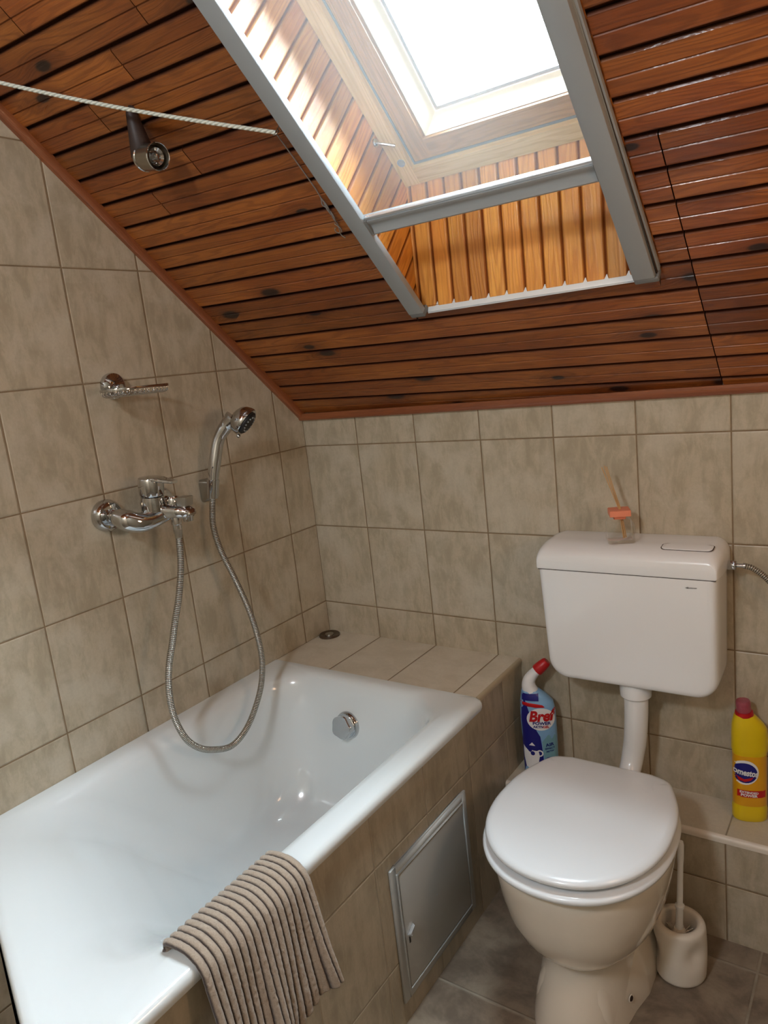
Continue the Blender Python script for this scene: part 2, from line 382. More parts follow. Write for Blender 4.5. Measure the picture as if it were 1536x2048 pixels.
# floor uv: x, and distance from the back wall
m = MB()
pr = [(0, 0), (-(-YR), 0)]
ysl = (ZC-1.247)/-.9
m.quad([(0,YR,0),(0,0,0),(0,0,1.247+.02),(0,ysl,ZC+.02),(0,YR,ZC+.02)], [(-YR,0),(0,0),(0,1.267),(-ysl,ZC+.02),(-YR,ZC+.02)])
struct(m.build('wall_left', 'tile_left', smooth=0, center=False))
m = MB(); m.quad([(0,0,0),(XR,0,0),(XR,0,1.262),(0,0,1.262)], [(0,0),(XR,0),(XR,1.262),(0,1.262)])
struct(m.build('wall_back', 'tile_back', smooth=0, center=False))
m = MB(); m.quad([(XR,0,0),(XR,YR,0),(XR,YR,ZC+.02),(XR,ysl,ZC+.02),(XR,0,1.262)], [(0,0),(-YR,0),(-YR,ZC),(-ysl,ZC),(0,1.262)])
struct(m.build('wall_right', 'tile_back', smooth=0, center=False))
m = MB(); m.quad([(0,YR,0),(XR,YR,0),(XR,YR,ZC+.02),(0,YR,ZC+.02)], [(0,0),(XR,0),(XR,ZC),(0,ZC)])
struct(m.build('wall_rear', 'tile_back', smooth=0, center=False))
m = MB(); m.box((.85,YR,0),(1.65,YR+.03,2.03)); m.box((.78,YR,0),(.85,YR+.045,2.1)); m.box((1.65,YR,0),(1.72,YR+.045,2.1)); m.box((.85,YR,2.03),(1.65,YR+.045,2.1))
struct(m.build('door_1', 'plaster', smooth=0, center=False))

# ------------------------------------------------------------------ board ceilings
PITCH = .0668
def board_profile(p=PITCH, gap=.0058, mid=True):
    g = gap/2; h = p/2
    pr = [(0, -.010, 1), (g, -.010, 1), (g+.0002, -.003, 1), (g+.0026, -.0004, .35), (g+.005, 0, 0)]
    if mid: pr += [(h-.0026, 0, 0), (h-.0013, -.0009, .25), (h, -.0020, .65), (h+.0010, -.0009, .2), (h+.0017, 0, 0)]
    pr += [(p-g-.005, 0, 0), (p-g-.0026, -.0004, .35), (p-g-.0002, -.003, 1), (p-g, -.010, 1), (p, -.010, 1)]
    return pr
def clip(pr, a, b):
    out = []
    for (s0, h0, g0), (s1, h1, g1) in zip(pr, pr[1:]):
        if s1 < a or s0 > b or s1 == s0: continue
        def at(s): t = (s-s0)/(s1-s0); return (s, h0+(h1-h0)*t, g0+(g1-g0)*t)
        A = (s0,h0,g0) if s0 >= a else at(a); B = (s1,h1,g1) if s1 <= b else at(b)
        if not out or out[-1] != A: out.append(A)
        out.append(B)
    return out
def boards(m, frame, u0, u1, pr, s_off, skew=0., rnd=None, nu=1):
    """extrude a profile from u0 to u1; frame(u, s, h) -> point"""
    r = R0.random() if rnd is None else rnd
    if len(pr) < 2: return
    for i in range(len(pr)-1):
        (sa, ha, ga), (sb, hb, gb) = pr[i], pr[i+1]
        P = [frame(u0, sa+s_off+skew*u0, ha), frame(u1, sa+s_off+skew*u1, ha), frame(u1, sb+s_off+skew*u1, hb), frame(u0, sb+s_off+skew*u0, hb)]
        m.quad(P, [(u0,sa+s_off),(u1,sa+s_off),(u1,sb+s_off),(u0,sb+s_off)], (r, (ga,ga,gb,gb)))
    # end faces
    for u in (u0, u1):
        for i in range(len(pr)-1):
            (sa, ha, ga), (sb, hb, gb) = pr[i], pr[i+1]
            m.quad([frame(u,sa+s_off+skew*u,ha), frame(u,sb+s_off+skew*u,hb), frame(u,sb+s_off+skew*u,-.011), frame(u,sa+s_off+skew*u,-.011)],
                   [(u,sa),(u,sb),(u,sb),(u,sa)], (r, .8))
mc = MB(); mc.use_attr = True; mc.keep = True
base = -.7823 - .021 - PITCH*12
pr0 = board_profile(); SK = .035
JG = .0011
for k in range(26):
    s0 = base + k*PITCH
    if s0 + PITCH < S_END-.05 or s0 > .0: continue
    hi = -.003 - s0
    pr = clip(pr0, 0., min(PITCH, hi)) if hi < PITCH else pr0
    sm = s0 + PITCH/2 + SK*.6
    joints = []
    if sm > -.63: joints = [(1.186, k)]
    elif k % 3 == 0: joints = [(.14 + .13*R0.random(), k)]
    elif R0.random() < .25: joints = [(.3+.2*R0.random(), k)]
    spans = []
    xs = [0.] + [j[0] for j in joints] + [XR]
    for a, b in zip(xs, xs[1:]): spans.append([a + (JG if a > 0 else 0), b - (JG if b < XR else 0)])
    for a, b in spans:
        rnd = R0.random()
        # cut around the roof window opening
        lo_s, hi_s = s0 + SK*.85, s0 + SK*.85 + PITCH
        if b <= OX0 or a >= OX1 or lo_s > OS1 or hi_s < OS0: boards(mc, CE, a, b, pr, s0, SK, rnd)
        else:
            if a < OX0: boards(mc, CE, a, OX0, pr, s0, SK, rnd)
            if b > OX1: boards(mc, CE, OX1, b, pr, s0, SK, rnd)
            off = s0 + SK*.85
            if hi_s > OS1: boards(mc, CE, max(a,OX0), min(b,OX1), clip(pr, OS1-off, PITCH), s0, SK, rnd)
            if lo_s < OS0: boards(mc, CE, max(a,OX0), min(b,OX1), clip(pr, 0, OS0-off), s0, SK, rnd)
# dark lining above the boards
def lining(m, x0, x1, s0, s1, h=-.0112):
    m.quad([CE(x0,s0,h), CE(x1,s0,h), CE(x1,s1,h), CE(x0,s1,h)], [(x0,s0),(x1,s0),(x1,s1),(x0,s1)], (.2, 1.))
lining(mc, -.02, OX0, S_END-.05, .02); lining(mc, OX1, XR+.02, S_END-.05, .02); lining(mc, OX0, OX1, OS1, .02); lining(mc, OX0, OX1, S_END-.05, OS0)
# flat part behind
def CF(x, s, h=0.): return Vector((x, ysl - s, ZC - h))
k = 0
while k*PITCH < -YR + ysl + .03:
    boards(mc, CF, 0., XR, pr0, k*PITCH); k += 1
mc.quad([(-.05,ysl+.02,ZC+.0112),(XR+.05,ysl+.02,ZC+.0112),(XR+.05,YR-.05,ZC+.0112),(-.05,YR-.05,ZC+.0112)], [(0,0)]*4, (.2, 1.))
struct(mc.build('ceiling', 'wood', smooth=0, center=False))

# outer shell that keeps daylight out above the lining
m = MB()
# roof window reveals: left, right, bottom (vertical), top (horizontal)
WD = 1.497                                            # window frame lower face: .9y + z
PW = .0394; PV = .0414
mr = MB(); mr.use_attr = True; mr.keep = True
def slim(p, g=.0018):
    return [(0,-.004,1),(g*.4,-.004,1),(g,-.0024,.8),(g+.0022,-.0004,.2),(g+.0040,0,0),(p-g-.0040,0,0),(p-g-.0022,-.0004,.2),(p-g,-.0024,.8),(p-g*.4,-.004,1),(p,-.004,1)]
UP = Vector((0, .9/NL, 1/NL))                         # out through the roof
def wy(d, s, y_only=None): pass
YB = -.264
def side_reveal(x, sgn):
    # boards run along UP, pitch along the slope; clipped by the vertical bottom reveal
    def F(u, s, h): return Vector((x + sgn*h, s/NL, 1.247-.9*s/NL)) + UP*u
    D = (1.600-1.247)/NL
    s = -.3458
    while s > OS0 - PW*6:
        s -= PW
        boards(mr, F, .013 if s > -.36-PW else 0., D, slim(PW), s)
    o = mr
side_reveal(.612, 1.)
side_reveal(1.1255, -1.)
# bottom reveal: vertical boards
def FB(u, s, h): return Vector((s, YB - h, u))
x = .6185 - PV*0
for k in range(-1, 13):
    s0 = .6195 + k*PV; a = max(0., .6125-s0); b = min(PV, 1.125-s0)
    if b <= a: continue
    boards(mr, FB, cz(YB)-.002, 1.745, clip(slim(PV, .0020), a, b), s0)
# top reveal: horizontal boards
YT = OS0/NL; ZT = cz(YT)
def FT(u, s, h): return Vector((s, YT + u, ZT - h))
for k in range(-1, 13):
    s0 = .6195 + k*PV; a = max(0., .6125-s0); b = min(PV, 1.125-s0)
    if b <= a: continue
    boards(mr, FT, 0., .33, clip(slim(PV, .0020), a, b), s0)
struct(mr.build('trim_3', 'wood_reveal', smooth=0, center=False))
# light-tight outer box around the reveal shaft
m = MB()
for x in (.6065, 1.131):
    P = [Vector((x, YB+.006, cz(YB)-.03)), Vector((x, YT-.03, cz(YT-.03)+.0)), Vector((x, YT-.03, cz(YT)+.45)), Vector((x, YB+.006, cz(YB)+.36))]
    m.quad(P)
m.quad([(.6065,YB+.006,cz(YB)-.01),(1.131,YB+.006,cz(YB)-.01),(1.131,YB+.006,1.752),(.6065,YB+.006,1.752)])
m.quad([(.6065,YT-.03,ZT+.006),(1.131,YT-.03,ZT+.006),(1.131,YT+.45,ZT+.006),(.6065,YT+.45,ZT+.006)])
struct(m.build('trim_4', 'grey_back', smooth=0, center=False))

# mouldings along the ceiling
def moulding(name, p0, p1, n1, n2, w1, w2):
    """quarter-round-ish strip from p0 to p1 seated in the corner spanned by n1, n2"""
    m = MB(); m.use_attr = True; m.keep = True; p0, p1, n1, n2 = Vector(p0), Vector(p1), Vector(n1), Vector(n2)
    sec = [(0,0),(w1,0),(w1,w2*.35)] + [(w1*(.55+.45*math.cos(t)), w2*(.35+.65*math.sin(t))) for t in (.35,.7,1.05,1.3,1.57)] + [(0,w2)]
    L = (p1-p0).length; n = len(sec)
    for i in range(n):
        a, b = sec[i], sec[(i+1) % n]
        m.quad([p0+n1*a[0]+n2*a[1], p1+n1*a[0]+n2*a[1], p1+n1*b[0]+n2*b[1], p0+n1*b[0]+n2*b[1]], [(0,a[0]+a[1]*3),(L,a[0]+a[1]*3),(L,b[0]+b[1]*3),(0,b[0]+b[1]*3)], (.5, 0.))
    for p in (p0, p1): m.quad([p+n1*a+n2*b for a, b in sec], [(0,0)]*n, (.5, 0.))
    m.keep = False
    return struct(m.build(name, 'wood_trim', smooth=50, center=False))
moulding('trim_1', (.0,0,1.247+.003), (XR,0,1.247+.003), (0,-1,0), (0,0,-1), .017, .021)
moulding('trim_2', CE(0,-.001,-.003), CE(0,S_END,-.003), (1,0,0), Nn, .016, .021)

# ------------------------------------------------------------------ roof window
def WE(x, y, up=0.): return Vector((x, y, WD-.9*y)) + UP*up
def wbar(m, x0, x1, y0, y1, u0, u1, along='y', r=.5):
    c = [(x0,y0),(x1,y0),(x1,y1),(x0,y1)]
    lo_ = [WE(x,y,u0) for x,y in c]; hi_ = [WE(x,y,u1) for x,y in c]
    def uvs(ps): return [((p[1]*1.345, p[0]) if along == 'y' else (p[0], p[1])) for p in ps]
    m.quad(lo_, uvs(c), (r, 0.)); m.quad(hi_, uvs(c), (r, 0.))
    for i in range(4):
        j = (i+1) % 4
        a, b = c[i], c[j]
        m.quad([lo_[i], lo_[j], hi_[j], hi_[i]], [uvs([a])[0], uvs([b])[0], (uvs([b])[0][0], uvs([b])[0][1]+.03), (uvs([a])[0][0], uvs([a])[0][1]+.03)], (r, 0.))
WX0, WX1, WY0, WY1 = .6135, 1.1240, -.905, -.2665
win = empty('window_1', WE((WX0+WX1)/2, WY1), None, None); win['kind'] = 'structure'
def hollow(m, x0, x1, y0, y1, w, u0, u1, wy=None):
    wy = wy or w/1.3454
    wbar(m, x0, x0+w, y0, y1, u0, u1); wbar(m, x1-w, x1, y0, y1, u0, u1)
    wbar(m, x0+w, x1-w, y1-wy, y1, u0, u1, 'x', .3); wbar(m, x0+w, x1-w, y0, y0+wy, u0, u1, 'x', .6)
m = MB(); m.use_attr = True; hollow(m, WX0, WX1, WY0, WY1, .036, -.002, .09)
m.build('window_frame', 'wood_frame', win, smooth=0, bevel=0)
m = MB(); m.use_attr = True; hollow(m, WX0+.040, WX1-.040, WY0+.03, WY1-.030, .042, .014, .075)
m.build('sash', 'wood_sash', win, smooth=0)
m = MB(); m.use_attr = True
# sloped glazing bead of the sash
x0, x1, y0, y1 = WX0+.082, WX1-.082, WY0+.061, WY1-.059
i_ = .020
A = [WE(x0,y0,.026), WE(x1,y0,.026), WE(x1,y1,.026), WE(x0,y1,.026)]
B = [WE(x0+i_,y0+i_*.74,.070), WE(x1-i_,y0+i_*.74,.070), WE(x1-i_,y1-i_*.74,.070), WE(x0+i_,y1-i_*.74,.070)]
C_ = [WE(x0+i_*.2,y0+i_*.15,.022), WE(x1-i_*.2,y0+i_*.15,.022), WE(x1-i_*.2,y1-i_*.15,.022), WE(x0+i_*.2,y1-i_*.15,.022)]
for i in range(4):
    j = (i+1) % 4
    m.quad([A[i],A[j],C_[j],C_[i]], [(0,0),(.5,0),(.5,.01),(0,.01)], (.8, 0.)); m.quad([C_[i],C_[j],B[j],B[i]], [(0,.01),(.5,.01),(.5,.04),(0,.04)], (.9, 0.))
m.build('glazing_bead', 'bead', win, smooth=0)
m = MB()
xa, xb, ya, yb = x0+i_-.002, x1-i_+.002, y0+i_*.74-.002, y1-i_*.74+.002
m.quad([WE(xa,ya,.069), WE(xb,ya,.069), WE(xb,yb,.069), WE(xa,yb,.069)]); m.quad([WE(xa,ya,.085), WE(xb,ya,.085), WE(xb,yb,.085), WE(xa,yb,.085)])
m.build('glass_pane', 'pane', win, smooth=0)
m = MB(); m.use_attr = True; w = .0085
hollow(m, xa+.001, xb-.001, ya+.001, yb-.001, w, .071, .084)
sp_ = m.build('glazing_spacer', 'net_grey', win, smooth=0)
# grey sealing line between frame and sash
m = MB(); m.use_attr = True; hollow(m, WX0+.0355, WX1-.0355, WY0+.027, WY1-.0265, .005, .012, .05)
m.build('gasket', 'alu_dark', win, smooth=0)
m = MB(); c0 = WE(.634, -.309, -.0022); m.lathe([(0.0001,0),(.0085,0),(.0085,.002),(.006,.0024),(.0058,.0005),(.0001,.0005)], c0, -UP, 24)
m.build('screw_cover', 'alu', win)
# portal at the glass
po.location = WE((WX0+WX1)/2, (WY0+WY1)/2, .12); po.rotation_euler = Nn.to_track_quat('-Z', 'Y').to_euler()
pd.size = .62; pd.size_y = .62*1.6
po.rotation_euler = (math.atan2(.9, 1), 0, 0)
# metal spring bolt at the left reveal
b = empty('window_bolt', (.6125, -.3675, 1.808), 'small shiny metal bolt on the bright left lining of the roof window shaft', 'bolt')
m = MB(); m.lathe([(.0001,0),(.0085,0),(.0085,.002),(.0068,.004),(.0001,.004)], (.612,-.3675,1.808), (1,0,0), 24); m.build('plate', 'chrome', b)
m = MB(); m.tube(catmull([(.612,-.3675,1.808),(.628,-.362,1.803),(.650,-.353,1.796)],6), .0032, 12); m.build('pin', 'chrome', b)

# ------------------------------------------------------------------ insect screen
ins = empty('insect_screen', CE(.86, -.40, 0), 'grey aluminium insect screen with pull bar fitted under the roof window opening', 'insect screen')
def cbox(m, x0, x1, s0, s1, h0, h1):
    b0 = len(m.v); m.box((x0,s0,h0),(x1,s1,h1)); m.xform(lambda v: CE(v.x, v.y, v.z), b0)
def rail(x0, x1, out):
    m = MB(); sA, sB = -1.62, -.362
    cbox(m, x0, x1, sA, sB, .012, .027)
    if out > 0: cbox(m, x0+.012, x1+.006, sA, sB, .0, .011); cbox(m, x0+.010, x1+.002, sA, sB, .010, .013)
    else: cbox(m, x0-.002, x1-.012, sA, sB, .0, .013)
    return m.build('rail', 'alu', ins, smooth=30, bevel=.0012)
rail(.602, .6385, -1); rail(1.090, 1.1285, 1)
m = MB(); cbox(m, .602, .6385, -.362, -.350, .0, .0265); m.build('end_cap', 'alu_dark', ins, bevel=.003, bseg=3)
m = MB(); cbox(m, 1.090, 1.134, -.362, -.350, .0, .0265); m.build('end_cap', 'alu_dark', ins, bevel=.003, bseg=3)
m = MB(); cbox(m, .6385, 1.090, -.3475, -.3455, .0, .013)
b0 = len(m.v); m.loft([[CE(x,-.3485,.012), CE(x,-.3495,.0125), CE(x,-.3585,-.013), CE(x,-.3575,-.0135)] for x in (.6385, 1.090)], True, True, True)
m.build('bottom_rail', 'rail_lit', ins, bevel=.0003)
m = MB(); xa, xb = .630, 1.098
# pull bar: extruded profile across, s = along slope, h = depth
prof = [(-.622,.013),(-.622,.008),(-.616,.0075),(-.612,.010),(-.598,.010),(-.592,.007),(-.585,.0075),(-.582,.010),(-.582,.021),(-.586,.0235),(-.590,.0215),(-.594,.0195),(-.600,.0185),(-.606,.0195),(-.611,.0225),(-.616,.023),(-.6165,.016)]
m.loft([[CE(xa,s,h) for s,h in prof],[CE(xb,s,h) for s,h in prof]], True, True, True)
m.build('pull_bar', 'alu', ins, smooth=40)
m = MB(); cbox(m, xa+.010, xb-.010, -.6225, -.6165, .0125, .0205); m.build('pull_bar_edge', 'alu_bright', ins, bevel=.001)
m = MB(); cbox(m, .628, .644, -.618, -.585, .008, .0248); m.build('slider', 'alu_dark', ins, bevel=.001)
m = MB(); cbox(m, 1.088, 1.094, -.618, -.585, .008, .0245); m.build('slider', 'alu_dark', ins, bevel=.001)
m = MB(); m.quad([CE(.62,-1.60,.0155), CE(1.105,-1.60,.0155), CE(1.105,-.6195,.0155), CE(.62,-.6195,.0155)]); m.build('mesh', 'net', ins, smooth=0)
m = MB(); cbox(m, .602, 1.128, -1.68, -1.61, .0, .045); m.build('cassette', 'alu', ins, bevel=.006)

# ------------------------------------------------------------------ bath surround, deck and ledge
XF = .667
m = MB()
def uvf(pts, f): return [f(p) for p in pts]
YE0, YE1 = -1.145, -1.403      # slanted near end of the bath (left wall side / room side)
P = [(XF,0,0),(XF,YE1,0),(XF,YE1,.535),(XF,-.256,.535),(XF,-.256,.549),(XF,0,.549)]
m.quad(P, [(-p[1]+.0, p[2]) for p in P]); m.cur = 0
P = [(XF,YE1,0),(0.,YE0,0),(0.,YE0,.535),(XF,YE1,.535)]
m.quad(P, [(q, p[2]) for q, p in zip((1.40,2.1,2.1,1.40), P)])
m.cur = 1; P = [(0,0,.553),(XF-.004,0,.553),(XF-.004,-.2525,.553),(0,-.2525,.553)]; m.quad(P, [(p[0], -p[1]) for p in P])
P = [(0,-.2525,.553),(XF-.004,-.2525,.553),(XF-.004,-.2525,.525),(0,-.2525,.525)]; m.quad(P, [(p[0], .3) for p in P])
bs = m.build('bath_surround', ['tile_front', 'tile_deck_lit'], smooth=0, center=False)
tag(bs, 'beige tiled box around the white bathtub with a tiled shelf at its far end', 'bath surround')
# rounded edge strip of the shelf
m = MB(); sec = [(XF-.0045,.5535)] + [(XF-.0045+.0075*math.sin(a), .546+.0075*math.cos(a)) for a in [PI/12*k for k in range(1,7)]] + [(XF+.003,.540),(XF-.002,.540),(XF-.0045,.546)]
m.loft([[(x,-.0005,z) for x,z in sec],[(x,-.2528,z) for x,z in sec]], True, True, True)
m.build('edge_strip', 'plastic_matt', bs, smooth=40)['label'] = 'pale rounded edge strip'
M['edge_tan'] = plain('tan_edge_strip', (178, 164, 138), .35)
bpy.data.objects['edge_strip'].data.materials[0] = M['edge_tan']

LY = -.146; LZ = .265
m = MB(); P = [(XF,LY,0),(XR,LY,0),(XR,LY,LZ-.006),(XF,LY,LZ-.006)]; m.quad(P, [(p[0], p[2]+.004) for p in P])
m.cur = 1; P = [(XF,0,LZ),(XR,0,LZ),(XR,LY+.006,LZ),(XF,LY+.006,LZ)]; m.quad(P, [(p[0], -p[1]) for p in P])
lg = m.build('tiled_ledge', ['tile_back', 'tile_ledge'], smooth=0, center=False)
tag(lg, 'low tiled ledge along the back wall behind the toilet', 'ledge')
m = MB(); r = .009; sec = [(LY+.0065, LZ+.0015)] + [(LY+.0065-r*math.sin(a), LZ+.0015-r+r*math.cos(a)) for a in [PI/12*k for k in range(1,7)]] + [(LY+.0065-r, LZ-.014),(LY+.001, LZ-.014),(LY+.0065, LZ-.004)]
m.loft([[(XF+.0005,y,z) for y,z in sec],[(XR,y,z) for y,z in sec]], True, True, True)
m.build('edge_strip', 'plastic_matt', lg, smooth=40)

# ------------------------------------------------------------------ bathtub
def tubring(z, oL, oR, oF, oN, rad, sl=1.):
    # corners: far-left, far-right, near-right, near-left (ccw from above reversed handled by recalc)
    yl = YE0 + oN; yr = YE1 + oN
    c = [(oL, -.2535-oF), (.683-oR, -.2535-oF), (.683-oR, yr + (0 if oN == 0 else oR*.38)), (oL, yl + oL*-.38)]
    return [(x, y, z) for x, y in rrect(c, rad, 10)]
tub = empty('bathtub', (.34,-.8,0), 'white enamelled bathtub built in along the left tiled wall', 'bathtub')
m = MB()
rings = [tubring(.527, .0015, .003, .0015, 0, (.003,.010,.012,.004)),
         tubring(.536, .001, .0, .001, 0, (.003,.010,.012,.004)),
         tubring(.545, .001, .0, .001, 0, (.003,.012,.014,.004)),
         tubring(.551, .001, .003, .001, .002, (.003,.014,.016,.004)),
         tubring(.5545, .002, .011, .002, .006, (.004,.02,.02,.005)),
         tubring(.5545, .020, .030, .012, .02, (.03,.05,.05,.03)),
         tubring(.553, .036, .052, .022, .045, (.07,.085,.09,.07)),
         tubring(.548, .050, .068, .030, .075, (.10,.115,.13,.11)),
         tubring(.538, .060, .079, .036, .110, (.115,.125,0.120,0.120)),
         tubring(.515, .067, .086, .042, .160, (.12,.13,0.120,0.120)),
         tubring(.47, .073, .092, .050, .220, (.125,.135,0.120,0.120)),
         tubring(.40, .080, .098, .062, .290, (.13,.14,0.120,0.120)),
         tubring(.32, .088, .105, .080, .360, (.13,.14,0.120,0.120)),
         tubring(.25, .100, .116, .105, .43, (.13,.14,0.120,0.120)),
         tubring(.205, .122, .138, .140, .48, (.12,.13,0.120,0.120)),
         tubring(.180, .155, .170, .185, .53, (.10,.11,0.120,0.100)),
         tubring(.170, .205, .22, .25, .59, (.07,.08,0.080,0.070)),
         tubring(.166, .26, .28, .35, .66, (.03,.04,0.040,0.030))]
m.loft(rings, True, False, True)
m.build('tub_shell', 'enamel', tub, smooth=50)
# overflow control knob on the far end wall
kn = empty('overflow_knob', (.292,-.318,.425), 'chrome overflow control knob on the far inner wall of the bathtub', 'knob')
ax = Vector((0,-1,.22)).normalized(); o0 = Vector((.292,-.3085,.430))
m = MB(); m.lathe([(.0001,-.004),(.038,-.004),(.0385,.002),(.036,.010),(.0335,.013),(.0001,.013)], o0, ax, 40); m.build('rosette', 'chrome', kn)
m = MB(); U = Vector((1,0,0)); V = ax.cross(U)
def lob(r, k=.06, n=60): return [(r*(1+k*math.cos(5*2*PI*i/n)), 2*PI*i/n) for i in range(n)]
m.loft([[o0+ax*h+U*rr*math.cos(a)+V*rr*math.sin(a) for rr, a in lob(r)] for r, h in ((.030,.012),(.031,.018),(.031,.031),(.029,.034),(.001,.0345))], True, True, True)
m.build('turning_knob', 'chrome', kn)

# round chrome cover on the tiled shelf
dr = empty('drain_cover', (.0345,-.043,.553), 'round brown metal cap lying on the tiled shelf in the corner', 'cap')
m = MB(); m.lathe([(.0001,0),(.033,0),(.0335,.004),(.031,.0065),(.026,.0062),(.021,.0040),(.0001,.0040)], (.0345,-.043,.5532), (0,0,1), 40); m.build('ring', 'blue_blk', dr)
m = MB(); m.lathe([(.0001,.0040),(.014,.0040),(.0135,.0066),(.010,.0075),(.0001,.0075)], (.0345,-.043,.5532), (0,0,1), 28); m.build('centre_boss', 'chrome_dull', dr)

# ------------------------------------------------------------------ access panel on the bath front
ap = empty('access_panel', (.668,-.523,.05), 'silver grey metal inspection hatch in the tiled bath front', 'access panel')
def frame_ring(y0, y1, z0, z1, w, x0, x1, m):
    m.box((x0,y0,z0),(x1,y0+w,z1)); m.box((x0,y1-w,z0),(x1,y1,z1)); m.box((x0,y0+w,z0),(x1,y1-w,z0+w)); m.box((x0,y0+w,z1-w),(x1,y1-w,z1))
m = MB(); frame_ring(-.682,-.362,.052,.368,.020,.6675,.6735,m); m.build('frame', 'panel', ap, bevel=.0018)
m = MB(); frame_ring(-.6645,-.3795,.0695,.3505,.0045,.6672,.6765,m); m.build('inner_rim', 'panel', ap, bevel=.001)
m = MB(); m.box((.6680,-.6575,.0765),(.6755,-.3865,.3435)); dr_ = m.build('door', 'panel', ap, bevel=.0012)
m = MB(); m.loft([[(.6755,-.6530,.199),(.6755,-.6290,.2125),(.6755,-.6440,.186)],[(.684,-.6500,.2035),(.684,-.6330,.2125),(.684,-.6430,.194)]], True, True, True); m.build('latch', 'alu_bright', dr_, bevel=.001)
m = MB(); m.box((.6750,-.6475,.176),(.6762,-.6425,.192)); m.build('slot', 'black', dr_)
m = MB(); m.lathe([(.0001,0),(.0016,0),(.0012,.0008),(.0001,.001)], (.6755,-.5268,.2051), (1,0,0), 12); m.build('rivet', 'alu_bright', dr_)

# ------------------------------------------------------------------ towel over the rim
def towel():
    nr = 17; seg = 14; W_ = nr*seg; nb = 120
    # path in (x, z) across the rim, from the inner side over the crest and down outside
    path = catmull([(.600,0,.505),(.604,0,.540),(.615,0,.5595),(.640,0,.5655),(.668,0,.5640),(.6915,0,.5485),(.700,0,.515),(.706,0,.46),(.710,0,.40),(.712,0,.35),(.710,0,.312)], 12)
    L = [0]; 
    for i in range(1, len(path)): L.append(L[-1]+(path[i]-path[i-1]).length)
    def at(t):
        d = t*L[-1]
        for i in range(1, len(L)):
            if L[i] >= d: 
                f = (d-L[i-1])/(L[i]-L[i-1]); p = path[i-1].lerp(path[i], f); q = (path[i]-path[i-1]).normalized(); return p, Vector((q.z*-1, 0, q.x)) * -1
        return path[-1], Vector((1,0,0))
    me = bpy.data.meshes.new('towel_cloth'); V = []; F = []; G = []
    for side in (0, 1):
        for j in range(nb+1):
            t = j/nb; p, nrm = at(t)
            if nrm.x*1 + nrm.z < 0: nrm = -nrm
            hang = max(0., (t-.42)/.58)
            for i in range(W_+1):
                a = i/W_
                y = -1.172 + a*.243
                # corners pulled: near edge starts lower inside, gathers towards the hem
                y += .012*math.sin(t*3+1)*(1-a)*.6
                gather = hang**1.3
                yc = -1.045; y = yc + (y-yc)*(1-.10*math.sin(gather*PI*.6)) + .018*gather*(a-.3) + .012*hang*math.sin(a*9)*a
                fold = (math.sin(a*2*PI*2.1+.6+.7*hang)*.018 + math.sin(a*2*PI*4.3+1.7)*.005)*gather
                ph = (a*nr) % 1.0
                rib = math.sin(PI*ph)**.5 if 0 < ph < 1 else 0
                rib = max(0, rib)
                g = 1-rib
                th = .0062*rib if side == 0 else -.0016
                wv = .0012*noise.noise(Vector((a*40, t*60, 3.)))
                pp = Vector((p.x, y, p.z)) + nrm*(th + wv + .0022) + Vector((max(-.004, fold)+.004*gather, 0, 0))
                pp.z += (.008*math.sin(a*7+.5)*.5 + .042*a*a)*gather
                if t < .12: pp.z -= (.12-t)*.25*(1-a)*.9; 
                V.append(pp); G.append(g if side == 0 else .2)
    n = W_+1; off = (nb+1)*n
    for j in range(nb):
        for i in range(W_):
            q = (j*n+i, j*n+i+1, (j+1)*n+i+1, (j+1)*n+i); F.append(q); F.append(tuple(off+k for k in q[::-1]))
    for j in range(nb):
        F.append((j*n, (j+1)*n, off+(j+1)*n, off+j*n)); F.append(((j+1)*n+W_, j*n+W_, off+j*n+W_, off+(j+1)*n+W_))
    for i in range(W_):
        F.append((i+1, i, off+i, off+i+1)); F.append((nb*n+i, nb*n+i+1, off+nb*n+i+1, off+nb*n+i))
    O = Vector((.66,-1.05,.33)); me.from_pydata([tuple(v-O) for v in V], [], F)
    at_ = me.attributes.new('groove', 'FLOAT', 'POINT')
    for k, g in enumerate(G): at_.data[k].value = g
    me.materials.append(M['towel'])
    for p in me.polygons: p.use_smooth = True
    o = bpy.data.objects.new('bath_mat', me); COL.objects.link(o); o.location = O
    tag(o, 'ribbed taupe cotton bath mat hanging over the bathtub rim', 'bath mat')
towel()

# ------------------------------------------------------------------ bath mixer
mx = empty('bath_mixer', (0,-.645,1.09), 'chrome single-lever bath mixer on the left tiled wall above the bathtub', 'tap')
m = MB()
m.lathe([(.0001,.0005),(.037,.0005),(.0378,.006),(.036,.015),(.030,.022),(.020,.024),(.0001,.024)], (0,-.722,1.101), (1,0,0), 48); m.build('escutcheon', 'chrome', mx)
m = MB(); m.lathe([(.0001,.0005),(.037,.0005),(.0378,.006),(.036,.015),(.030,.022),(.020,.024),(.0001,.024)], (0,-.572,1.101), (1,0,0), 48); m.build('escutcheon', 'chrome', mx)
for y in (-.722, -.572):
    m = MB(); m.lathe([(.0001,0),(.0165,0),(.0165,.016),(.0001,.016)], (.020,y,1.101), (1,0,0), 6); m.build('union_nut', 'chrome', mx, bevel=.001)
def blob(pts, rs, sq, n=24, name='body'):
    """tube with elliptical section: radius (a horizontal, b vertical)"""
    P = [Vector(p) for p in pts]; R_ = []
    for i, p in enumerate(P):
        T = (P[min(i+1,len(P)-1)]-P[max(i-1,0)]).normalized(); U = T.cross(Vector((0,0,1))).normalized(); V = U.cross(T)
        a, b_ = rs[i]; R_.append([p + U*a*math.copysign(abs(math.cos(2*PI*k/n))**sq, math.cos(2*PI*k/n)) + V*b_*math.copysign(abs(math.sin(2*PI*k/n))**sq, math.sin(2*PI*k/n)) for k in range(n)])
    return R_
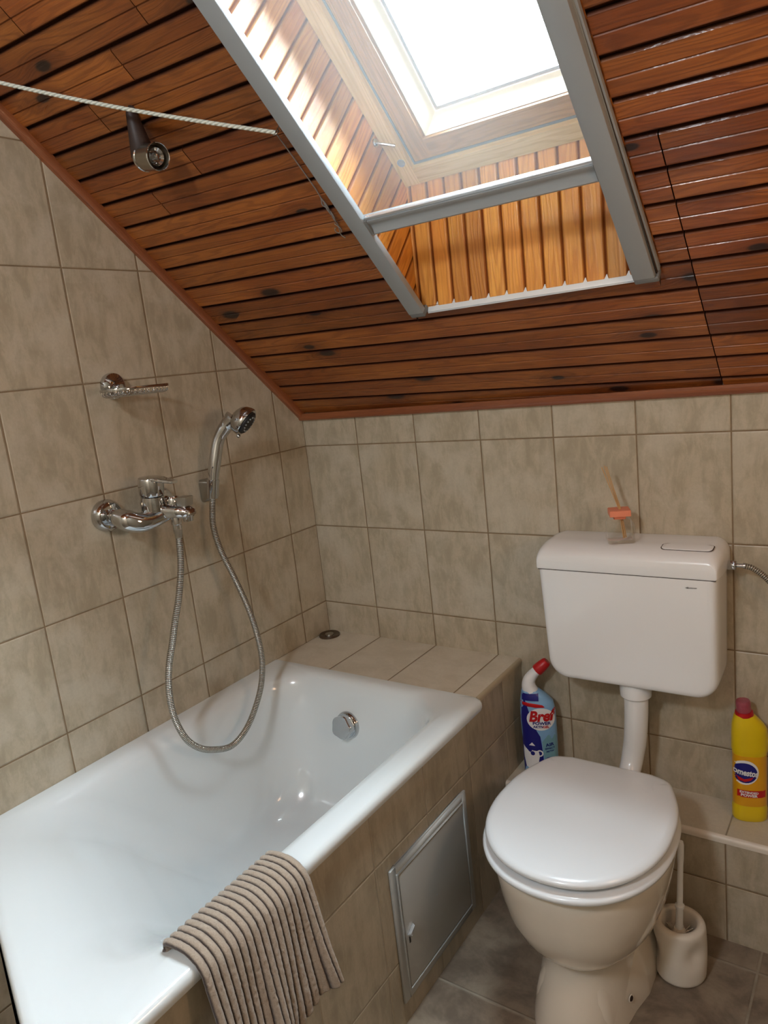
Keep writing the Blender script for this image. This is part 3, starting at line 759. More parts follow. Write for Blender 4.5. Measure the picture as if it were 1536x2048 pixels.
def interp(vals, n):
    out = []; 
    for i in range(len(vals)-1):
        for k in range(n):
            t = k/n; out.append(tuple(a+(b-a)*(t*t*(3-2*t)) for a, b in zip(vals[i], vals[i+1])))
    out.append(vals[-1]); return out
m = MB()
bp = catmull([(.036,-.722,1.100),(.052,-.722,1.097),(.068,-.712,1.088),(.078,-.690,1.079),(.082,-.660,1.080),(.086,-.628,1.088),(.082,-.600,1.094),(.064,-.574,1.099),(.036,-.572,1.101)], 6)
br = interp([(.014,.014),(.021,.020),(.026,.024),(.027,.023),(.028,.021),(.028,.020),(.025,.020),(.020,.018),(.014,.014)], 6)
m.loft(blob(bp, br, .8), True, True, True); m.build('body', 'chrome', mx, smooth=60)
m = MB()
bp = catmull([(.070,-.628,1.092),(.100,-.622,1.093),(.130,-.615,1.091),(.150,-.609,1.086),(.158,-.607,1.078)], 6)
br = interp([(.031,.019),(.030,.018),(.026,.016),(.020,.014),(.016,.012)], 6)
m.loft(blob(bp, br, .75), True, True, True)
m.build('spout', 'chrome', mx, smooth=60)
m = MB(); m.lathe([(.0001,0),(.0115,0),(.012,.004),(.012,.014),(.0001,.014)], (.148,-.609,1.066), (0,0,1), 28); m.build('aerator', 'chrome', mx)
m = MB(); m.lathe([(.0001,-.01),(.0275,-.01),(.0280,.016),(.0262,.030),(.0001,.030)], (.080,-.648,1.102), Vector((.10,0,1)), 40); m.build('cartridge_collar', 'chrome', mx)
hub = Vector((.083,-.648,1.134)); hx = Vector((.10,0,1)).normalized()
m = MB(); m.lathe([(.0001,0),(.0268,0),(.0285,.004),(.0290,.036),(.0268,.0415),(.018,.0435),(.0001,.0435)], hub, hx, 40)
lv = catmull([(.088,-.648,1.170),(.108,-.646,1.1715),(.130,-.643,1.1680),(.150,-.640,1.1645),(.160,-.639,1.1640)], 5)
lr = interp([(.022,.006),(.019,.006),(.014,.0048),(.0105,.0042),(.008,.0032)], 5)
m.loft(blob(lv, lr, .6), True, True, True); m.build('lever', 'chrome', mx, smooth=40)
m = MB(); m.lathe([(.0001,0),(.0125,0),(.014,.004),(.014,.020),(.0105,.026),(.0001,.026)], (.118,-.620,1.100), (0,0,1), 28); m.build('diverter_collar', 'chrome', mx)
m = MB(); o0 = len(m.v); m.box((-.012,-.014,0),(.012,.014,.022)); m.xform(lambda v: Vector((.143,-.607,1.101)) + Matrix.Rotation(.2,3,'Z') @ Vector((v.x*(1+.25*v.z/.022), v.y*(1+.1*v.z/.022), v.z)), o0)
m.build('diverter_knob', 'chrome_dull', mx, bevel=.002)
m = MB(); m.lathe([(.0001,0),(.0105,0),(.0105,.012),(.0125,.014),(.0125,.030),(.011,.036),(.0001,.036)], (.108,-.612,1.044), (0,0,1), 28); m.build('hose_outlet', 'chrome', mx)
# hose
hp = catmull([(.108,-.612,1.046),(.109,-.614,1.02),(.112,-.624,.96),(.118,-.648,.895),(.120,-.672,.842),(.120,-.690,.795),(.120,-.712,.740),(.121,-.724,.682),(.124,-.724,.620),(.130,-.708,.560),(.137,-.680,.522),(.141,-.640,.497),(.142,-.590,.480),(.138,-.540,.489),(.131,-.490,.520),(.124,-.443,.575),(.118,-.420,.640),(.110,-.417,.712),(.098,-.424,.79),(.085,-.443,.875),(.068,-.458,.95),(.055,-.458,1.01),(.050,-.448,1.055),(.050,-.442,1.080)], 10)
ho = empty('shower_hose', tuple(hp[0]), 'flexible metal shower hose looping from the mixer into the bathtub', 'hose')
m = MB(); m.tube(hp, .0078, 14); m.build('hose', 'hose', ho, smooth=60)
m = MB(); m.tube([hp[0],hp[3],hp[7],hp[9]], [.0105,.0105,.009,.0085], 20); m.build('hose_nut', 'chrome_dull', ho, smooth=40)
# wall bracket
bk = empty('shower_bracket', (0,-.418,1.10), 'small tapered chrome wall bracket holding the hand shower', 'bracket')
m = MB()
m.loft([[(x, -.418+(y)*w, 1.098+z*h+dz) for y, z in rrect([(-1,-1),(1,-1),(1,1),(-1,1)], .35, 5)] for x, w, h, dz in ((.0005,.019,.030,0),(.012,.0185,.029,.0),(.026,.016,.026,.002),(.036,.014,.022,.003))], True, True, True)
m.build('base', 'chrome_dull', bk, smooth=50)
hd = Vector((.10,.13,1)).normalized()   # hand shower handle direction at its lower end
c0 = Vector((.050,-.440,1.082))
m = MB(); ang = [(-2.45+4.9*k/28) for k in range(29)]
U = Vector((1,0,0)); U = (U-hd*U.dot(hd)).normalized(); V = hd.cross(U)
ring = lambda h, r0, r1: [c0+hd*h+(U*math.cos(a)+V*math.sin(a))*r0 for a in ang] + [c0+hd*h+(U*math.cos(a)+V*math.sin(a))*r1 for a in ang[::-1]]
m.loft([ring(0,.0095,.0135), ring(.048,.0125,.0165)], True, True, True); m.xform(lambda v: v)
m.build('clip', 'chrome', bk, smooth=50)
# hand shower
hs = empty('hand_shower', tuple(c0), 'chrome hand shower with curved handle resting in its wall bracket', 'shower head')
m = MB()
pp = catmull([(.049,-.441,1.082),(.055,-.434,1.13),(.061,-.424,1.175),(.070,-.411,1.225),(.088,-.396,1.258),(.108,-.382,1.276)], 8)
rr = interp([(.0100,),(.0140,),(.0158,),(.0150,),(.0175,),(.0250,)], 8)
m.tube(pp, [r[0] for r in rr], 24)
# head: offset bowl, face normal
fn = Vector((.72,.26,-.63)).normalized(); fc = Vector((.138,-.368,1.2630))
e1 = (Vector(pp[-1])-fc); e1 = (e1-fn*e1.dot(fn)).normalized(); e2 = fn.cross(e1)
rg = []
for r, h in ((.0335,0.),(.0350,-.004),(.0348,-.011),(.0325,-.021),(.0270,-.031),(.0170,-.038),(.002,-.041)):
    rg.append([fc+fn*h+(e1*math.cos(2*PI*k/40)*r*1.12+e2*math.sin(2*PI*k/40)*r) + e1*(.002*(-h/.03)) for k in range(40)])
m.loft(rg, True, True, True)
m.build('handle', 'chrome', hs, smooth=60)
m = MB(); m.loft([[fc+fn*h+(e1*math.cos(2*PI*k/40)*r*1.08+e2*math.sin(2*PI*k/40)*r) for k in range(40)] for r, h in ((.029,-.001),(.029,.003),(.026,.006),(.018,.007),(.001,.007))], True, True, True)
fp = m.build('spray_face', 'black', hs)
m = MB()
for i in range(14):
    a = 2*PI*i/14; p = fc+fn*.006+(e1*math.cos(a)+e2*math.sin(a))*.0205; m.lathe([(.0001,0),(.0022,0),(.0016,.003),(.0001,.003)], p, fn, 8)
m.build('spray_nozzles', 'alu', hs)
m = MB(); q = fc - e1*(.036) + fn*.0; m.lathe([(.0001,-.005),(.004,-.004),(.0048,0),(.004,.004),(.0001,.005)], fc+e1*.040+fn*.001, fn, 14); m.build('selector_tab', 'chrome', hs)

# ------------------------------------------------------------------ soap dish
sd = empty('soap_dish', (0,-.645,1.38), 'oval chrome wire soap dish on the left tiled wall above the tap', 'soap dish')
m = MB(); m.lathe([(.0001,.0005),(.0305,.0005),(.031,.006),(.029,.013),(.022,.018),(.011,.020),(.0001,.020)], (0,-.644,1.389), (1,0,0), 44); m.lathe([(.0001,0),(.008,0),(.008,.022),(.0001,.022)], (.015,-.644,1.386), (1,0,-.1), 20); m.build('rosette', 'chrome', sd)
dcx, dcy, dz_ = .079, -.640, 1.3795
def ov(k, n, a=.047, b=.078): t_ = 2*PI*k/n; return dcx+a*math.copysign(abs(math.cos(t_))**.75, math.cos(t_)), dcy+b*math.copysign(abs(math.sin(t_))**.75, math.sin(t_))
m = MB(); n = 56; m.loft([[(*ov(k,n,.047+da,.078+da), dz_+h) for k in range(n)] for da, h in ((-.0018,.0030),(.0018,.0030),(.0024,0),(.0018,-.0035),(-.0018,-.0035),(-.0024,0),(-.0018,.0030))], True)
m.build('rim', 'chrome', sd, smooth=70)
m = MB()
for i in range(13):
    y = dcy-.070+.0117*i; hw = .047*math.sqrt(max(.05, 1-abs((y-dcy)/.080)**2.6))
    m.tube(catmull([(dcx-hw,y,dz_),(dcx-hw*.96,y,dz_-.010),(dcx-hw*.55,y,dz_-.0145),(dcx,y,dz_-.0155),(dcx+hw*.55,y,dz_-.0145),(dcx+hw*.96,y,dz_-.010),(dcx+hw,y,dz_)], 4), .0013, 8)
m.build('wire_grid', 'chrome', sd, smooth=60)

# ------------------------------------------------------------------ ceiling spotlight
sl = empty('ceiling_spotlight', CE(.300,-.942), 'small satin metal ceiling spotlight on the dark wood boards', 'lamp')
pb = CE(.306,-.955)
m = MB(); m.tube([pb, pb+Nn*.006, Vector((.293,-.690,1.812)), Vector((.293,-.689,1.800))], [.009,.010,.0235,.019], 28); m.build('base', 'socket', sl, smooth=60)
j = pb+Nn*.036
A0 = Vector((.290,-.690,1.808)); A1 = A0 + Vector((.050,-.006,-.010)); dx = (A1-A0).normalized(); Lc = (A1-A0).length
m = MB(); m.lathe([(.0001,-.010),(.014,-.009),(.021,-.003),(.0238,.002),(.0242,.006),(.0242,Lc),(.0232,Lc),(.0228,Lc-.020),(.0001,Lc-.022)], A0, dx, 40); m.build('lamp_body', 'lampbody', sl)
m = MB(); m.lathe([(.0252,.006),(.0254,.009),(.0242,.0105),(.0240,.005),(.0252,.006)], A0, dx, 40, False, False); m.build('trim_ring', 'chrome', sl)
m = MB(); m.lathe([(.0243,Lc-.002),(.0253,Lc),(.0243,Lc+.002),(.0233,Lc+.001),(.0233,Lc-.002),(.0243,Lc-.002)], A0, dx, 40, False, False); m.build('trim_ring', 'chrome', sl)
m = MB(); m.lathe([(.0001,Lc-.021),(.020,Lc-.021),(.0205,Lc-.012),(.0160,Lc-.005),(.008,Lc-.012),(.005,Lc-.003),(.0001,Lc-.002)], A0, dx, 32); m.build('bulb', 'chrome', sl)

# ------------------------------------------------------------------ cords
eye = Vector((.578,-.6185,1.786))
ey = empty('screw_eye', tuple(CE(.580,-.833)), 'tiny metal screw eye in the ceiling boards beside the screen rail', 'hook')
m = MB(); c1 = CE(.580,-.833,.012); m.tube([CE(.580,-.833,-.001), c1], .0013, 8); m.tube([c1+Nn*.006+(Nn*-math.cos(a)+Vector((1,0,0))*math.sin(a))*.006 for a in [2*PI*k/20 for k in range(20)]], .0013, 8); m.build('ring', 'chrome_dull', ey, smooth=60)
m = MB(); p1 = Vector((.0015,-.925,2.004)); p0 = c1+Nn*.006
m.tube([p0.lerp(p1, k/24) + Vector((0,0,-.010*math.sin(PI*k/24))) for k in range(25)], .0036, 10)
cd = m.build('clothes_line', 'cord', smooth=60); tag(cd, 'taut pale twisted cord running from the ceiling hook towards the left wall', 'cord')
m = MB()
q0 = c1+Nn*.007
pts = [q0, CE(0.5710,-.79,.008), CE(0.5700,-.74,.006), CE(0.5700,-.70,.006), CE(0.5680,-.675,.006)]
m.tube(catmull(pts,8), .0012, 8)
for dx_, a_, b_ in ((-.004,-.678,-.655),(.004,-.680,-.640),(-.001,-.668,-.636),(.003,-.652,-.622)):
    m.tube(catmull([CE(0.5680,a_,.006),CE(0.5680+dx_,(a_+b_)/2,.009),CE(0.5670-dx_*.5,b_,.007)],6), .0014, 8)
m.tube(catmull([CE(0.5670,-.640,.007),CE(0.5660,-.628,.008),CE(0.5650,-.615,.006),CE(0.5620,-.602,.008)],6), .0012, 8)
hg = m.build('knotted_string', 'rope', smooth=60); tag(hg, 'thin knotted grey string hanging down beside the left screen rail', 'string')
m = MB()
m.tube(catmull([CE(0.5645,-.622,.012),CE(0.5705,-.608,.012),CE(0.5670,-.599,.012)],6), .0012, 8)
m.tube([CE(0.5590+.005*math.cos(a),-.604+.0065*math.sin(a),.011) for a in [2*PI*k/18*.8 for k in range(19)]], .0011, 8)
m.tube(catmull([CE(0.5610,-.598,.011),CE(0.5615,-.590,.011),CE(0.5655,-.583,.011)],6), .0012, 8)
m.build('wire_hook', 'chrome_dull', hg, smooth=60)

# ------------------------------------------------------------------ cistern
cs = empty('toilet_cistern', (.994,-.07,.575), 'white plastic toilet cistern mounted on the back wall', 'cistern')
def cring(y, x0, x1, z0, z1, rb, rt, seg=8): return [(x, y, z) for x, z in rrect([(x0,z0),(x1,z0),(x1,z1),(x0,z1)], [rb,rb,rt,rt], seg)]
m = MB(); x0, x1 = .792, 1.196
bod = []
for y, i in ((-.004,.006),(-.010,.003),(-.030,.002),(-.100,.0),(-.122,.0),(-.130,.0012),(-.136,.004),(-.1395,.008),(-.1410,.013),(-.1415,.018)):
    bod.append(cring(y, x0+.010+i if False else x0+.004+i, x1-.004-i, .580+i, .856, .046-i*.4, .0035))
m.loft(bod, True, True, True)
def taper(v):
    t = (.856-v.z)/.276; return Vector((v.x + (.010*t if v.x < .99 else -.004*t), v.y + .006*t*(1 if v.y < -.05 else 0), v.z))
m.xform(taper); m.build('tank', 'plastic', cs, smooth=40)
m = MB(); lid = []
N_ = 12
ys = [(-.002, .9165, .004), (-.02, .9180, .001), (-.05, .9180, 0), (-.078, .9175, 0)]
for k in range(1, N_+1):
    a = PI/2*k/N_; ys.append((-.078-.064*math.sin(a)**.96, .8835+.034*math.cos(a)**.9, .0012*k*k/N_/N_*10*.6))
for y, zt, i in ys: lid.append(cring(y, x0-.002+i, x1+.002-i, .8585, zt, .0025, min(.030, (zt-.860)*.55)))
lid.append(cring(-.1432, x0+.012, x1-.012, .8610, .8800, .003, .008))
m.loft(lid, True, True, True); ld_ = m.build('lid', 'plastic', cs, smooth=38)
# flush button inlaid in the lid, following its surface
def lidz(y):
    if y > -.078: return .9178
    s_ = min(1, ((-.078-y)/.064)); a = math.asin(s_**(1/.96)); return .8835+.034*math.cos(a)**.9
def plate(m, x0, x1, y0, y1, r, lift):
    o = rrect([(x0,y0),(x1,y0),(x1,y1),(x0,y1)], r, 6)
    c = ((x0+x1)/2, (y0+y1)/2); rings = []
    for f in (1., .97, .8, .5, .2, .02): rings.append([(c[0]+(x-c[0])*f, c[1]+(y-c[1])*f, lidz(c[1]+(y-c[1])*f)+lift*(1 if f < 1 else .0)) for x, y in o])
    m.loft(rings, True, False, True)
m = MB(); plate(m, 1.073, 1.181, -.1150, -.0800, .011, .0006); m.build('button_gap', 'seam', ld_, smooth=60)
m = MB(); plate(m, 1.0745, 1.1795, -.1138, -.0812, .0100, .0014); m.build('flush_button', 'plastic', ld_, smooth=60)
m = MB(); m.box((x0+.006,-.1395,.8555),(x1-.006,-.02,.8592)); m.build('seam', 'seam', cs, smooth=0)
m = MB(); m.box((1.1345,-.1432,.8385),(1.1535,-.1405,.8398)); m.loft([[(1.1305,y,.8391),(1.1365,y,.8412),(1.1365,y,.8372)] for y in (-.1432,-.1405)], True, True, True)
m.build('emblem', 'silver_print', cs, smooth=0)
# flush pipe
fp_ = empty('flush_pipe', (1.0,-.09,.35), 'white plastic flush pipe from the cistern down to the toilet bowl', 'pipe')
m = MB(); m.lathe([(.0001,0),(.0320,0),(.0355,.004),(.0365,.020),(.0360,.046),(.0001,.046)], (.9990,-.085,.541), (0,0,1), 40); m.build('collar', 'plastic', fp_)
m = MB(); m.tube(catmull([(.9990,-.085,.565),(.998,-.085,.50),(.993,-.086,.43),(.988,-.090,.395),(.985,-.104,.365),(.983,-.130,.345),(.982,-.172,.338)],10), .0272, 28, rfn=lambda t: .0282-.004*min(1,t*1.2)); m.build('pipe', 'plastic', fp_, smooth=60)
# water connection
wh = empty('water_hose', (1.205,-.05,.867), 'braided steel supply hose screwed into the right side of the cistern', 'hose')
m = MB(); m.lathe([(.0001,-.008),(.0095,-.008),(.0115,-.004),(.0115,.010),(.010,.012),(.0001,.012)], (1.2035,-.05,.867), (1,0,0), 6); m.build('nut', 'chrome', wh, bevel=.0008)
m = MB(); m.lathe([(.0001,0),(.0045,0),(.0045,.012),(.0065,.0125),(.0065,.017),(.0001,.017)], (1.2155,-.05,.867), (1,0,0), 20); m.build('ferrule', 'chrome', wh)
m = MB(); m.tube(catmull([(1.231,-.05,.867),(1.248,-.050,.862),(1.272,-.050,.843),(1.295,-.048,.812),(1.318,-.042,.77),(1.330,-.034,.73),(1.332,-.030,.70)],10), .0062, 14); m.build('braid', 'hose', wh, smooth=60)
m = MB(); m.lathe([(.0001,.0005),(.024,.0005),(.022,.006),(.010,.008),(.010,.04),(.0001,.04)], (1.332,0,.685), (0,-1,0), 28); m.lathe([(.0001,0),(.009,0),(.009,.024),(.0001,.024)], (1.332,-.030,.680), (0,0,1), 16); m.build('stop_valve', 'chrome', wh)

# ------------------------------------------------------------------ toilet
tl_ = empty('toilet', (.973,-.38,0), 'white ceramic floor-standing toilet with its lid closed', 'toilet')
TX = .972
def sring(z, hw, yf, yb, yw, ex=2.2, cx=TX, n=56):
    """egg outline: half width hw at y=yw, front yf (towards the room), back yb"""
    out = []
    for k in range(n):
        t_ = 2*PI*k/n; c, s_ = math.cos(t_), math.sin(t_)
        e = ex if s_ < 0 else ex+.2
        x = hw*math.copysign(abs(c)**(2/e), c); y = (yw-yf)*math.copysign(abs(s_)**(2/e), s_) if s_ < 0 else (yb-yw)*abs(s_)**(2/e)
        out.append((cx+x, yw+y, z))
    return out
m = MB()
rg = [sring(.000,.106,-.585,-.185,-.36,2.4), sring(.020,.103,-.581,-.188,-.36,2.4), sring(.060,.097,-.558,-.190,-.36,2.4), sring(.100,.092,-.535,-.190,-.36,2.4),
      sring(.138,.090,-.520,-.188,-.36,2.35), sring(.148,.098,-.526,-.184,-.36,2.3), sring(.162,.114,-.543,-.178,-.365,2.25), sring(.182,.130,-.562,-.174,-.37,2.2), sring(.208,.144,-.581,-.172,-.375,2.2),
      sring(.245,.157,-.598,-.168,-.38,2.2), sring(.290,.166,-.607,-.165,-.39,2.2), sring(.335,.173,-.613,-.163,-.39,2.2), sring(.368,.174,-.614,-.162,-.39,2.2),
      sring(.375,.171,-.610,-.163,-.39,2.2), sring(.379,.164,-.603,-.165,-.39,2.2), sring(.380,.12,-.56,-.2,-.39,2.2)]
m.loft(rg, True, True, True); bw = m.build('bowl', 'ceramic', tl_, smooth=60)
# foot flange towards the rear (bolted to the floor)
m = MB()
m.loft([[(x,y,z) for x,y in rrect([(TX-.080+i,-.53+i*.6),(TX+.080-i,-.53+i*.6),(TX+.116-i,-.37),(TX+.112-i,-.165),(TX-.112+i,-.165),(TX-.116+i,-.37)], [.03,.03,.05,.03,.03,.05], 6)] for z, i in ((0,0),(.018,.001),(.05,.005),(.08,.012),(.11,.024),(.14,.034))], True, True, True)
m.build('foot', 'ceramic', tl_, smooth=60)
m = MB(); m.lathe([(.0001,.0),(.0058,.0),(.0052,.0012),(.0001,.0012)], (TX+.0985,-.440,.042), (.95,-.25,.14), 20); m.build('bolt_hole', 'socket', tl_)
m = MB(); m.lathe([(.0062,.0),(.0085,.0),(.0080,.0012),(.0062,.0012)], (TX+.0985,-.440,.042), (.95,-.25,.14), 24, False, False); m.build('bolt_cover', 'plastic_matt', tl_)
def lidring(z, i, rb=.055):
    # D shaped outline with a straight back and rounded rear corners
    out = []
    cx = .9745; hw = .183-i; yw = -.415; yf = -.630+i; yb = -.213-i
    n1 = 40
    for k in range(n1+1):
        t_ = PI + PI*k/n1; c, s_ = math.cos(t_), math.sin(t_)
        out.append((cx+hw*math.copysign(abs(c)**(2/2.15), c), yw+(yw-yf)*-abs(s_)**(2/2.15), z))
    # right side back to the rear corner
    wb = .112-i*.6
    side = catmull([(cx+hw,yw,0),(cx+hw*.985,yw+.055,0),(cx+hw*.93,yw+.105,0),(cx+hw*.82,yw+.155,0),(cx+wb+.018,yb-.013,0),(cx+wb-.02,yb,0)], 5)
    for p in side[1:]: out.append((p.x, p.y, z))
    for k in range(1, 6): out.append((cx+(wb-.02)*(1-2*k/6), yb, z))
    for p in side[::-1][:-1]: out.append((2*cx-p.x, p.y, z))
    return out
st_ = empty('toilet_seat_tmp', (0,0,0), None, None); bpy.data.objects.remove(st_)
m = MB(); m.loft([lidring(z, i) for z, i in ((.3825,.012),(.3850,.002),(.3890,-.004),(.3945,-.005),(.3995,-.001),(.4020,.008),(.4030,.018))], True, True, True); m.xform(lambda v: Vector((v.x, v.y-.004, v.z)))
m.build('seat_ring', 'seat', tl_, smooth=60)
m = MB(); m.loft([lidring(z, i) for z, i in ((.4095,.018),(.4110,.008),(.4145,.002),(.4195,.0),(.4245,.0025),(.4280,.008),(.4297,.016),(.4302,.05))], True, True, True)
m.build('lid', 'seat', tl_, smooth=60)
for s_ in (-1, 1):
    m = MB(); m.tube([(.9745+s_*.05,-.208,.395),(.9745+s_*.105,-.208,.395)], .010, 20); m.build('hinge', 'plastic', tl_, smooth=40)

# ------------------------------------------------------------------ toilet brush
tb = empty('toilet_brush', (1.128,-.275,0), 'white plastic toilet brush in its dented round holder right of the toilet', 'toilet brush')
m = MB(); bc = Vector((1.129,-.279,0)); n = 48; rings = []
def br_(t_, z):
    r = .052 + .004*math.sin(z/.13*PI*.9) ; 
    d1 = math.exp(-(((t_-5.6+PI)%(2*PI)-PI)/.45)**2 - ((z-.075)/.028)**2); d2 = math.exp(-(((t_-3.6+PI)%(2*PI)-PI)/.5)**2 - ((z-.06)/.03)**2)
    return r - .013*d1 - .014*d2
for z in [0,.003,.008] + [.013+.109*k/18 for k in range(19)]:
    i = .006 if z == 0 else (.002 if z == .003 else 0)
    rings.append([(bc.x+(br_(2*PI*k/n, z)-i)*math.cos(2*PI*k/n), bc.y+(br_(2*PI*k/n, z)-i)*math.sin(2*PI*k/n), z) for k in range(n)])
for r, z in ((.0515,.127),(.048,.1290),(.0425,.1300),(.0375,.1285),(.0355,.1230),(.0355,.10),(.034,.05)): rings.append([(bc.x+r*math.cos(2*PI*k/n), bc.y+r*math.sin(2*PI*k/n), z) for k in range(n)])
m.loft(rings, True, True, True); m.build('holder', 'plastic_matt', tb, smooth=60)
m = MB(); hc = bc + Vector((.001,-.004,0)); m.lathe([(.0001,.06),(.0085,.06),(.0085,.120),(.0075,.122),(.0075,.160),(.0095,.1605),(.0100,.166),(.0080,.168),(.0064,.170),(.0060,.26),(.0068,.272),(.0068,.305),(.005,.312),(.0001,.312)], hc, (0,0,1), 24); m.xform(lambda v: Vector((v.x+.022*max(0,v.z-.1), v.y+.092*max(0,v.z-.1), v.z))); m.build('handle', 'plastic', tb, smooth=40)
m = MB(); m.lathe([(.0001,.112),(.010,.113),(.0135,.108),(.0135,.101),(.010,.097),(.0001,.096)], hc, (0,0,1), 24)
rb_ = random.Random(3)
for k in range(90):
    a = rb_.random()*2*PI; z = .075+.03*rb_.random(); r = .029+.004*rb_.random(); m.tube([hc+Vector((math.cos(a)*.006,math.sin(a)*.006,z-.006)), hc+Vector((math.cos(a)*r,math.sin(a)*r,z+.003*rb_.random()))], .0009, 5)
m.build('brush_head', 'plastic_matt', tb, smooth=40)

# ------------------------------------------------------------------ reed diffuser
rd = empty('reed_diffuser', (.978,-.083,.918), 'clear glass reed diffuser with coral cap on top of the cistern', 'reed diffuser')
RZ = Matrix.Rotation(math.radians(24), 3, 'Z')
def loc(x, y, z): return Vector((.978,-.080,.9182)) + RZ @ Vector((x,y,0)) + Vector((0,0,z))
def sq(h, r, z, n=6): return [loc(x,y,z) for x, y in rrect([(-h,-h),(h,-h),(h,h),(-h,h)], r, n)]
m = MB(); m.loft([sq(.0275,.004,0), sq(.0295,.005,.002), sq(.0290,.005,.041), sq(.0260,.007,.049), sq(.016,.009,.0535), sq(.011,.008,.058)], True, True, False); 
m.build('bottle', 'bottle_glass', rd, smooth=50)
m = MB(); m.loft([sq(.0130,.004,.053), sq(.0135,.004,.062)], True, True, True); m.loft([sq(.0225,.001,.061), sq(.0230,.0015,.062), sq(.0230,.0015,.0735), sq(.0222,.001,.0745)], True, True, True); m.build('cap', 'coral', rd, smooth=30)
for a, b_ in ((-.004,-.012),(.0,-.004),(.003,.004),(-.002,.010)):
    m = MB(); p0 = loc(a*.5,b_*.3,.010); p2 = Vector((.9490+a*1.1, -.078+b_*.5, 1.092-abs(a)*.6)); p1 = loc(a*.6+.002, b_*.25, .074); m.tube([loc(.010+a,-.004+b_*.4,.008), p1, p2], .0012, 8); m.build('reed', 'reed', rd, smooth=50)

# ------------------------------------------------------------------ text helper
def text_mesh(m, s, size, place, shear=0., bold=.0, align='CENTER', sx=1.0):
    cu = bpy.data.curves.new('tmp', 'FONT'); cu.body = s; cu.size = size; cu.align_x = align; cu.shear = shear; cu.offset = bold; cu.resolution_u = 3
    o = bpy.data.objects.new('tmp', cu); COL.objects.link(o)
    bpy.context.view_layer.update()
    me = o.to_mesh(); bm = bmesh.new(); bm.from_mesh(me); bmesh.ops.triangulate(bm, faces=bm.faces)
    b = len(m.v)
    bm.verts.ensure_lookup_table()
    for v in bm.verts: m.v.append(Vector(place(v.co.x*sx, v.co.y)))
    for f in bm.faces: m.face([b+v.index for v in f.verts])
    bm.free(); o.to_mesh_clear(); bpy.data.objects.remove(o); bpy.data.curves.remove(cu)

# ------------------------------------------------------------------ cleaner bottles: outline loft, local frame (x right, y depth, z up)
def ell(cx, hw, hd, z, n=48, e=2.4, tilt=0., ox=0.):
    return [(cx+hw*math.copysign(abs(math.cos(t_))**(2/e), math.cos(t_)), hd*math.copysign(abs(math.sin(t_))**(2/e), math.sin(t_)), z+tilt*(math.cos(t_)*hw)) for t_ in [2*PI*k/n for k in range(n)]]
class Bottle:
    def __init__(s, org, yaw, secs, lean=0.):
        s.o = Vector(org); s.m = Matrix.Rotation(yaw, 3, 'Z') @ Matrix.Rotation(lean, 3, 'Y'); s.secs = secs   # (z, cx, hw, hd)
    def w(s, p): return s.o + s.m @ Vector(p)
    def at(s, z):
        q = s.secs
        for a, b in zip(q, q[1:]):
            if a[0] <= z <= b[0]:
                t_ = (z-a[0])/(b[0]-a[0]) if b[0] > a[0] else 0; return tuple(a[i]+(b[i]-a[i])*t_ for i in range(1, 4))
        return q[-1][1:] if z > q[-1][0] else q[0][1:]
    def body(s, mat, name, par, z0=None, z1=None, grow=0., a0=None, a1=None):
        zs = [q[0] for q in s.secs]
        if z0 is None: z0, z1 = zs[0], zs[-1]
        Z = sorted(set([z0, z1] + [z for z in zs if z0 < z < z1] + [z0+(z1-z0)*k/16 for k in range(17)]))
        m = MB(); m.loft([[s.w(p) for p in ell(*[v+grow*(i > 0) for i, v in enumerate(s.at(z))], z)] for z in Z], True, True, True)
        return m.build(name, mat, par, smooth=50)
    def surf(s, x, z, lift=.0004, e=2.4):
        cx, hw, hd = s.at(z); x = max(cx-hw*.99, min(cx+hw*.99, x)); c = max(-.995, min(.995, (x-cx)/hw)); c_ = abs(c)**(e/2); sn = math.sqrt(max(0, 1-c_*c_)); return s.w((x, -hd*sn**(2/e)-lift, z))
    def patch(s, m, poly, lift=.0004, cells=10):
        """fill of a 2D polygon (x, z) draped on the front: fan rings from centroid"""
        cx = sum(p[0] for p in poly)/len(poly); cz_ = sum(p[1] for p in poly)/len(poly)
        m.loft([[s.surf(cx+(x-cx)*f, cz_+(z-cz_)*f, lift) for x, z in poly] for f in [1-k/cells for k in range(cells)]+[.004]], True, False, True)
def rectpoly(x0, x1, z0, z1, n=8):
    P = []
    for k in range(n): P.append((x0+(x1-x0)*k/n, z0))
    for k in range(n): P.append((x1, z0+(z1-z0)*k/n))
    for k in range(n): P.append((x1-(x1-x0)*k/n, z1))
    for k in range(n): P.append((x0, z1-(z1-z0)*k/n))
    return P
def ellpoly(cx, cz_, a, b, n=28, rot=0.): return [(cx+a*math.cos(2*PI*k/n)*math.cos(rot)-b*math.sin(2*PI*k/n)*math.sin(rot), cz_+a*math.cos(2*PI*k/n)*math.sin(rot)+b*math.sin(2*PI*k/n)*math.cos(rot)) for k in range(n)]

